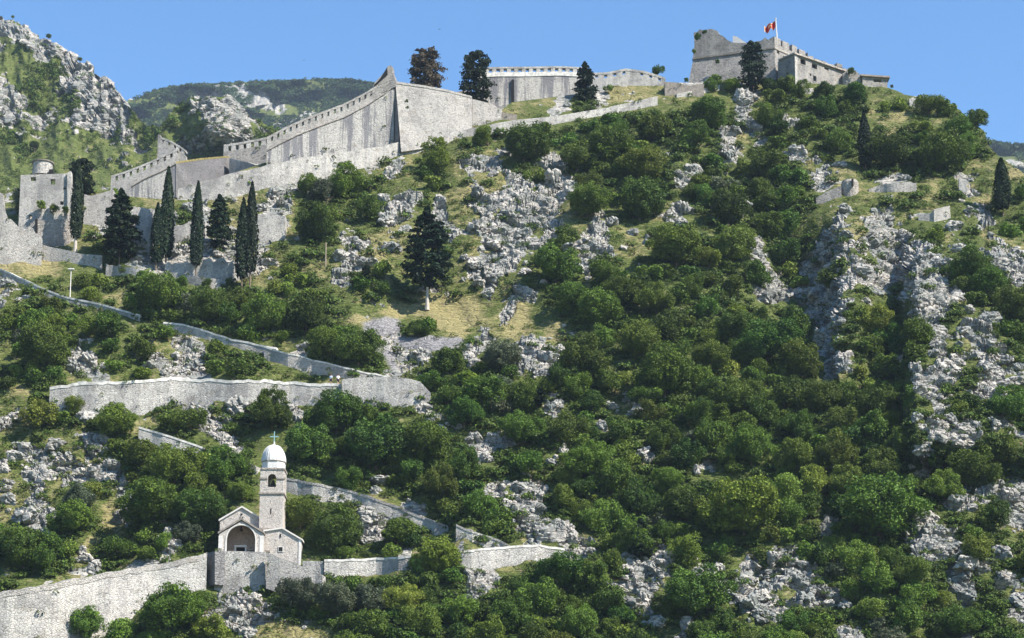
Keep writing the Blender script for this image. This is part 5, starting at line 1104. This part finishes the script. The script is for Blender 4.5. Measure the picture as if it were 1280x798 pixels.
# smaller shrubs
shr = []
for _ in range(26000):
    u = random.uniform(-20, 1300); v = random.uniform(95, 815); r = random.uniform(5, 11); c = cls(min(max(u, 0), 1279), min(max(v, 0), 797))
    pr = dict(T=.9, t=1.0, k=.75, m=.2, g=.16, r=.12, y=.04, d=.35).get(c, 0)
    if random.random() > pr or not sky_ok(u, v, r) or protect(u, v, r*.7) or not clear(u, v, r, .62 if c in 'Tt' else .95): continue
    placed.append((u, v, r)); shr.append((u, v, r, 't' if c in 'tgm' and random.random() < .7 else ('o' if random.random() < .05 else ('T' if random.random() < .7 else 't'))))
shr = [(u, v, r, k) for (u, v, r, k) in rest]+shr
shr.sort(key=lambda q: -q[2])
loc_ = locate([(q[0], q[1]) for q in shr[:270]])
for i, (u, v, r, k) in enumerate(shr[:270]):
    reg = region(u, v); shrub(u, v, r, k, '%s low bush, %s' % (KN[k], loc_[i] or reg), '%s bushes %s' % (KN[k], reg), random.uniform(.75, 1.05))
print('trees', len(trees_), 'shrubs', len(shr))
# everything smaller: one mass of scrub (tiny bushes, grass tufts, ivy)
def mass(items, seed, material, name, nleaf, leafrel, zs=.8):
    r = np.random.default_rng(seed); it = np.array([(u, v, rr, tn) for u, v, rr, tn in items]); n = len(it)
    Y = ysurf(it[:, 0], it[:, 1]+it[:, 2]*.4); base = P(it[:, 0], it[:, 1]+it[:, 2]*.4, Y); s = Y/FPX; Rm = it[:, 2]*s
    nl = np.clip((it[:, 2]**1.85*nleaf).astype(int), 10, 420); rep = np.repeat(np.arange(n), nl); k = len(rep)
    d = sph(k, r); d[:, 2] = np.abs(d[:, 2]); lump = 1+.35*np.sin(d[:, 0]*7+rep)*np.cos(d[:, 1]*6+rep*1.7)
    c = base[rep]+d*(Rm[rep]*r.uniform(.55, 1.05, k)*lump)[:, None]*np.array([1, 1, zs]); c[:, 1] -= Rm[rep]*.25
    v_, f_ = quads(c, d, np.clip(Rm[rep]*leafrel, .12, .5), 1.5, .5, .2, r)
    tn = np.clip(it[rep, 3]+r.normal(0, .05, k), 0, 1)
    me = npmesh(name, v_, f_, dict(leaf=np.repeat(np.clip(.5+r.normal(0, .25, k), 0, 1), 4), tint=np.repeat(tn, 4))); me.materials.append(material); o = link(name, me); tag(o, kind='stuff'); return o
items = [(u, v, r, random.uniform(0, .45)) for (u, v, r, k) in shr[270:]]
gi = []
for _ in range(36000):
    u = random.uniform(-20, 1300); v = random.uniform(95, 815); c = cls(min(max(u, 0), 1279), min(max(v, 0), 797)); pr = dict(T=.95, t=.8, k=.4, m=.6, g=.6, r=.34, y=.45, d=.3, s=.02, w=.0).get(c, 0)
    if random.random() > pr or v < v_sky(u)+1 or protect(u, v, 2): continue
    dry = dict(y=.95, g=.62, m=.68, r=.62, k=.5).get(c, .3); gi.append((u, v, random.uniform(3, 8) if c == 'T' else random.uniform(1.5, 5.2 if c in 'tgk' else 4), min(1, max(0, random.gauss(.08 if c == 'T' else dry, .1 if c == 'T' else .25)))))
tag(mass(items, 5, LEAF['s'], 'thicket', 1.9, .24), 'small bushes filling gaps all over the slope', 'thicket', kind='stuff')
tag(mass(gi, 6, LEAF['s'], 'ground_scrub', 2.2, .30, .6), 'low tufts of grass, herbs and scrub between the rocks', 'scrub', kind='stuff')
print('mass', len(items), len(gi))
wp = []; wr = []
for lab, pts in WALLS.items():
    for (u0, t0, b0), (u1, t1, b1) in zip(pts[:-1], pts[1:]):
        L_ = (t1-t0).length; h_ = max(.1, (t0-b0).length)
        for _ in range(np.random.default_rng(int(abs(u0)*7)).poisson(L_*h_*.035+L_*.10)):
            f = random.random(); g_ = random.random()**1.5 if random.random() < .5 else 1-random.random()**2*.15; p = t0.lerp(t1, f).lerp(b0.lerp(b1, f), g_); wp.append((p.x, p.y-.12, p.z)); wr.append(random.uniform(.15, .6))
mass_pts = (np.array(wp), np.array(wr)); print('wall plants', len(wp))
# scrub on the mountain behind and woodland on the far ridge
def mass2(pts, rad, seed, material, name, nl, leafrel, tint, label):
    r = np.random.default_rng(seed); n = len(pts); rep = np.repeat(np.arange(n), nl); k = len(rep); d = sph(k, r); d[:, 2] = np.abs(d[:, 2])
    c = pts[rep]+d*(rad[rep]*r.uniform(.6, 1.1, k))[:, None]; v_, f_ = quads(c, d, rad[rep]*leafrel, 1.4, .5, .2, r)
    me = npmesh(name, v_, f_, dict(leaf=np.repeat(np.clip(.5+r.normal(0, .25, k), 0, 1), 4), tint=np.repeat(tint[rep], 4))); me.materials.append(material); o = link(name, me); tag(o, label, 'woodland', kind='stuff')
mass2(mass_pts[0], mass_pts[1], 12, LEAF['s'], 'wall_plants', 26, .38, rng.uniform(0, .9, len(wp)), 'small plants rooted in the old masonry')
L1 = []
for _ in range(9000):
    u = random.uniform(-20, 480); v = random.uniform(20, 235)
    if v < v_m(u)+2: continue
    c = MM[min(11, int(v//20))][min(31, max(0, int(u//20)))]; pr = dict(T=1, t=.7, k=.45, g=.16, m=.12, r=.10).get(c, 0)
    if random.random() < pr: L1.append((u, v, random.uniform(2.2, 6.5) if c in 'Tt' else random.uniform(1.2, 4)))
L1 = np.array(L1); Ym = y_m(L1[:, 0], L1[:, 1]); mass2(P(L1[:, 0], L1[:, 1], Ym-1), L1[:, 2]*Ym/FPX, 8, LEAF['s'], 'mountain_scrub', 42, .36, rng.uniform(0, .5, len(L1)), 'bushes and scrub on the steep mountain at the left')
L2 = []
for _ in range(9000):
    u = random.choice((random.uniform(150, 560), random.uniform(150, 560), random.uniform(1190, 1330))); v = float(v_f(u))+1+random.random()**1.3*75
    n = float(fbm(np.array([[u/30, v/9, 2.0]]), 3, 95)[0]); bare = math.exp(-((u-250)/40)**2-((v-122)/9)**2)+math.exp(-((u-330)/30)**2-((v-132)/5)**2)+math.exp(-((u-1268)/25)**2-((v-188)/3)**2)
    if n+.30*bare < .66: L2.append((u, v, random.uniform(1.6, 3.6)))
L2 = np.array(L2); Yf = y_f(L2[:, 0], L2[:, 1]); mass2(P(L2[:, 0], L2[:, 1], Yf-3), L2[:, 2]*Yf/FPX, 9, LEAF['f'], 'far_woodland', 26, .5, rng.uniform(0, 1, len(L2)), 'bluish green woodland covering the far ridge')
for (u, v, r, lab) in ((61,45,4,'tiny wind bent tree on the left mountain skyline, highest'),(100,74,3.5,'small tree on the left mountain skyline, lower'),(16,21,2.5,'tiny bush at the very top of the left mountain'),(43,181,7,'round lone tree on the green slope behind the left tower')):
    Y = float(y_m(u, v+r))-2; s = Y/FPX*1.05; o = empty('small_tree', V3(u, v+r*1.2, Y)); tag(o, lab, 'tree'); put('crown', CR['T'][0], o, (0, 0, r*s*1.2), (r*s, r*s, r*s*.8)); put('trunk', TR[0], o, (0, 0, -.5), (r*s*.7, r*s*.7, r*s*1.4))
# bushes growing on the masonry
def onwall(u, v, r, Y, k, lab):
    s = mpp(Y, v); o = put('wall_shrub', random.choice(SHR[k]), None, V3(u, v, Y), (r*s, r*s*.8, r*s), random.uniform(0, 6)); tag(o, lab, 'bush')
for a in ((872,46,6,379,'T','bush sprouting from the broken top left corner of the castle'),(881,41,4,379,'T','small bush on the ragged castle top'),(867,64,4,379,'T','bush clinging to the left edge of the castle'),(823,87,10,378,'T','bush behind the ruined stretch of curtain wall'),(858,100,4,371,'T','little bush in the saddle left of the castle'),
  (508,126,3,344.6,'T','small tuft on the battered bastion, upper'),(509,134,2.5,344.4,'T','small tuft on the battered bastion, lower'),(897,77,4,378,'T','bush growing out of the castle wall face'),(1064,90,7,377.5,'T','bush on the broken wall beside the blockhouse'),(52,256,8,321,'t','left clump of dry plants on the left tower'),(68,262,8,321,'t','middle clump of dry plants on the left tower'),(82,262,6,321,'t','right clump of dry plants on the left tower'),(1115,108,3,377,'T','tiny bush at the right tip of the castle building'),
  (983,104,12,370.5,'T','dark bush at the shaded foot of the blockhouse'),(895,100,10,373,'T','low bush at the foot of the castle wall'),(760,112,7,370,'t','yellowish shrub on the ruined curtain wall')): onwall(*a)
# ================================================================== BOULDERS
def boulder(seed, sub=3):
    r = np.random.default_rng(seed); bm = bmesh.new(); bmesh.ops.create_icosphere(bm, subdivisions=sub, radius=1)
    co = np.array([v.co[:] for v in bm.verts]); pl = sph(16, r); h = r.uniform(.62, 1.0, 16)
    dd = co@pl.T; rad = np.minimum(np.min(np.where(dd > .05, h/np.maximum(dd, .05), 9), 1), 1.15); p = co*rad[:, None]*np.array([1.15, .9, .85])
    hb, cb = blocks(p*1.6+seed, seed); p = p+co*((hb-.5)*.30-.22*(1-sst(0, .15, cb)))[:, None]+co*((fbm(p*4, 3, seed)-.5)*.18)[:, None]
    for v, c in zip(bm.verts, p): v.co = c
    me = bpy.data.meshes.new('boulder'); bm.to_mesh(me); bm.free(); me.materials.append(M['rock']); return me
BO = [boulder(i, 4) for i in range(10)]
rocks = []
for _ in range(12000):
    u = random.uniform(-10, 1290); v = random.uniform(110, 812); r = random.choice((3, 4, 5, 6, 7, 9, 11, 14))*random.uniform(.7, 1.1); c = cls(min(max(u, 0), 1279), min(max(v, 0), 797)); pr = dict(r=.5, k=.22, m=.2, g=.02, d=.3, s=.03).get(c, 0)
    if random.random() > pr or v-r < v_sky(u) or protect(u, v, r): continue
    if any((u-a)**2+(v-b)**2 < (.6*(r+q))**2 for a, b, q in rocks): continue
    if any((u-a)**2+(v-b)**2 < (.6*q)**2 for a, b, q in placed): continue
    rocks.append((u, v, r))
rocks.sort(key=lambda q: -q[2]); print('rocks', len(rocks))
def place_rock(u, v, r, j, me): 
    Y = float(ysurf(u, v))-r*.03; s = mpp(Y, v); o = put('boulder', me, None, V3(u, v, Y), tuple(r*s*random.uniform(.8, 1.25) for _ in range(3)), random.uniform(0, 6.28)); o.rotation_euler = (random.uniform(-.5, .5), random.uniform(-.5, .5), random.uniform(0, 6.28)); return o
loc_ = locate([(q[0], q[1]) for q in rocks[:240]])
for j, (u, v, r) in enumerate(rocks[:240]):
    reg = region(u, v); tag(place_rock(u, v, r, j, BO[j % 10]), 'pale limestone boulder, '+(loc_[j] or reg), 'rock', 'boulders '+reg)
lo_ = [boulder(50+i, 2) for i in range(6)]; bv = []; bf_ = []; off = 0
arr = []
for me in lo_:
    c = np.zeros(len(me.vertices)*3); me.vertices.foreach_get('co', c); f = np.array([p.vertices[:] for p in me.polygons]); arr.append((c.reshape(-1, 3), f))
for j, (u, v, r) in enumerate(rocks[240:]):
    c, f = arr[j % 6]; Y = float(ysurf(u, v)); s = mpp(Y, v); a = random.uniform(0, 6.28); ca, sa = math.cos(a), math.sin(a); cc = c*(np.array([r*s*random.uniform(.8, 1.2) for _ in range(3)])); cc = np.stack([cc[:, 0]*ca-cc[:, 1]*sa, cc[:, 0]*sa+cc[:, 1]*ca, cc[:, 2]], 1)+np.array(V3(u, v, Y)); bv.append(cc); bf_.append(f+off); off += len(cc)
if bv: me = npmesh('loose_rocks', np.concatenate(bv), np.concatenate(bf_)); me.materials.append(M['rock']); tag(link('loose_rocks', me), 'loose pale stones scattered over the slope', 'rocks', kind='stuff')

# ================================================================== HAZE
hz = MB(); hz.box(-3500, 3500, -200, 5200, zf-1.0, 1500); m = bpy.data.materials.new('haze_air'); m.use_nodes = True; t = m.node_tree; t.nodes.clear()
o_ = t.nodes.new('ShaderNodeOutputMaterial'); vp = t.nodes.new('ShaderNodeVolumePrincipled'); vp.inputs['Color'].default_value = (.62, .78, 1, 1); vp.inputs['Density'].default_value = .00007; vp.inputs['Anisotropy'].default_value = 0.0
t.links.new(vp.outputs[0], o_.inputs['Volume']); tag(hz.build('haze', m, None, (0, 0, 0)), 'thin blue summer haze', 'haze', kind='stuff')
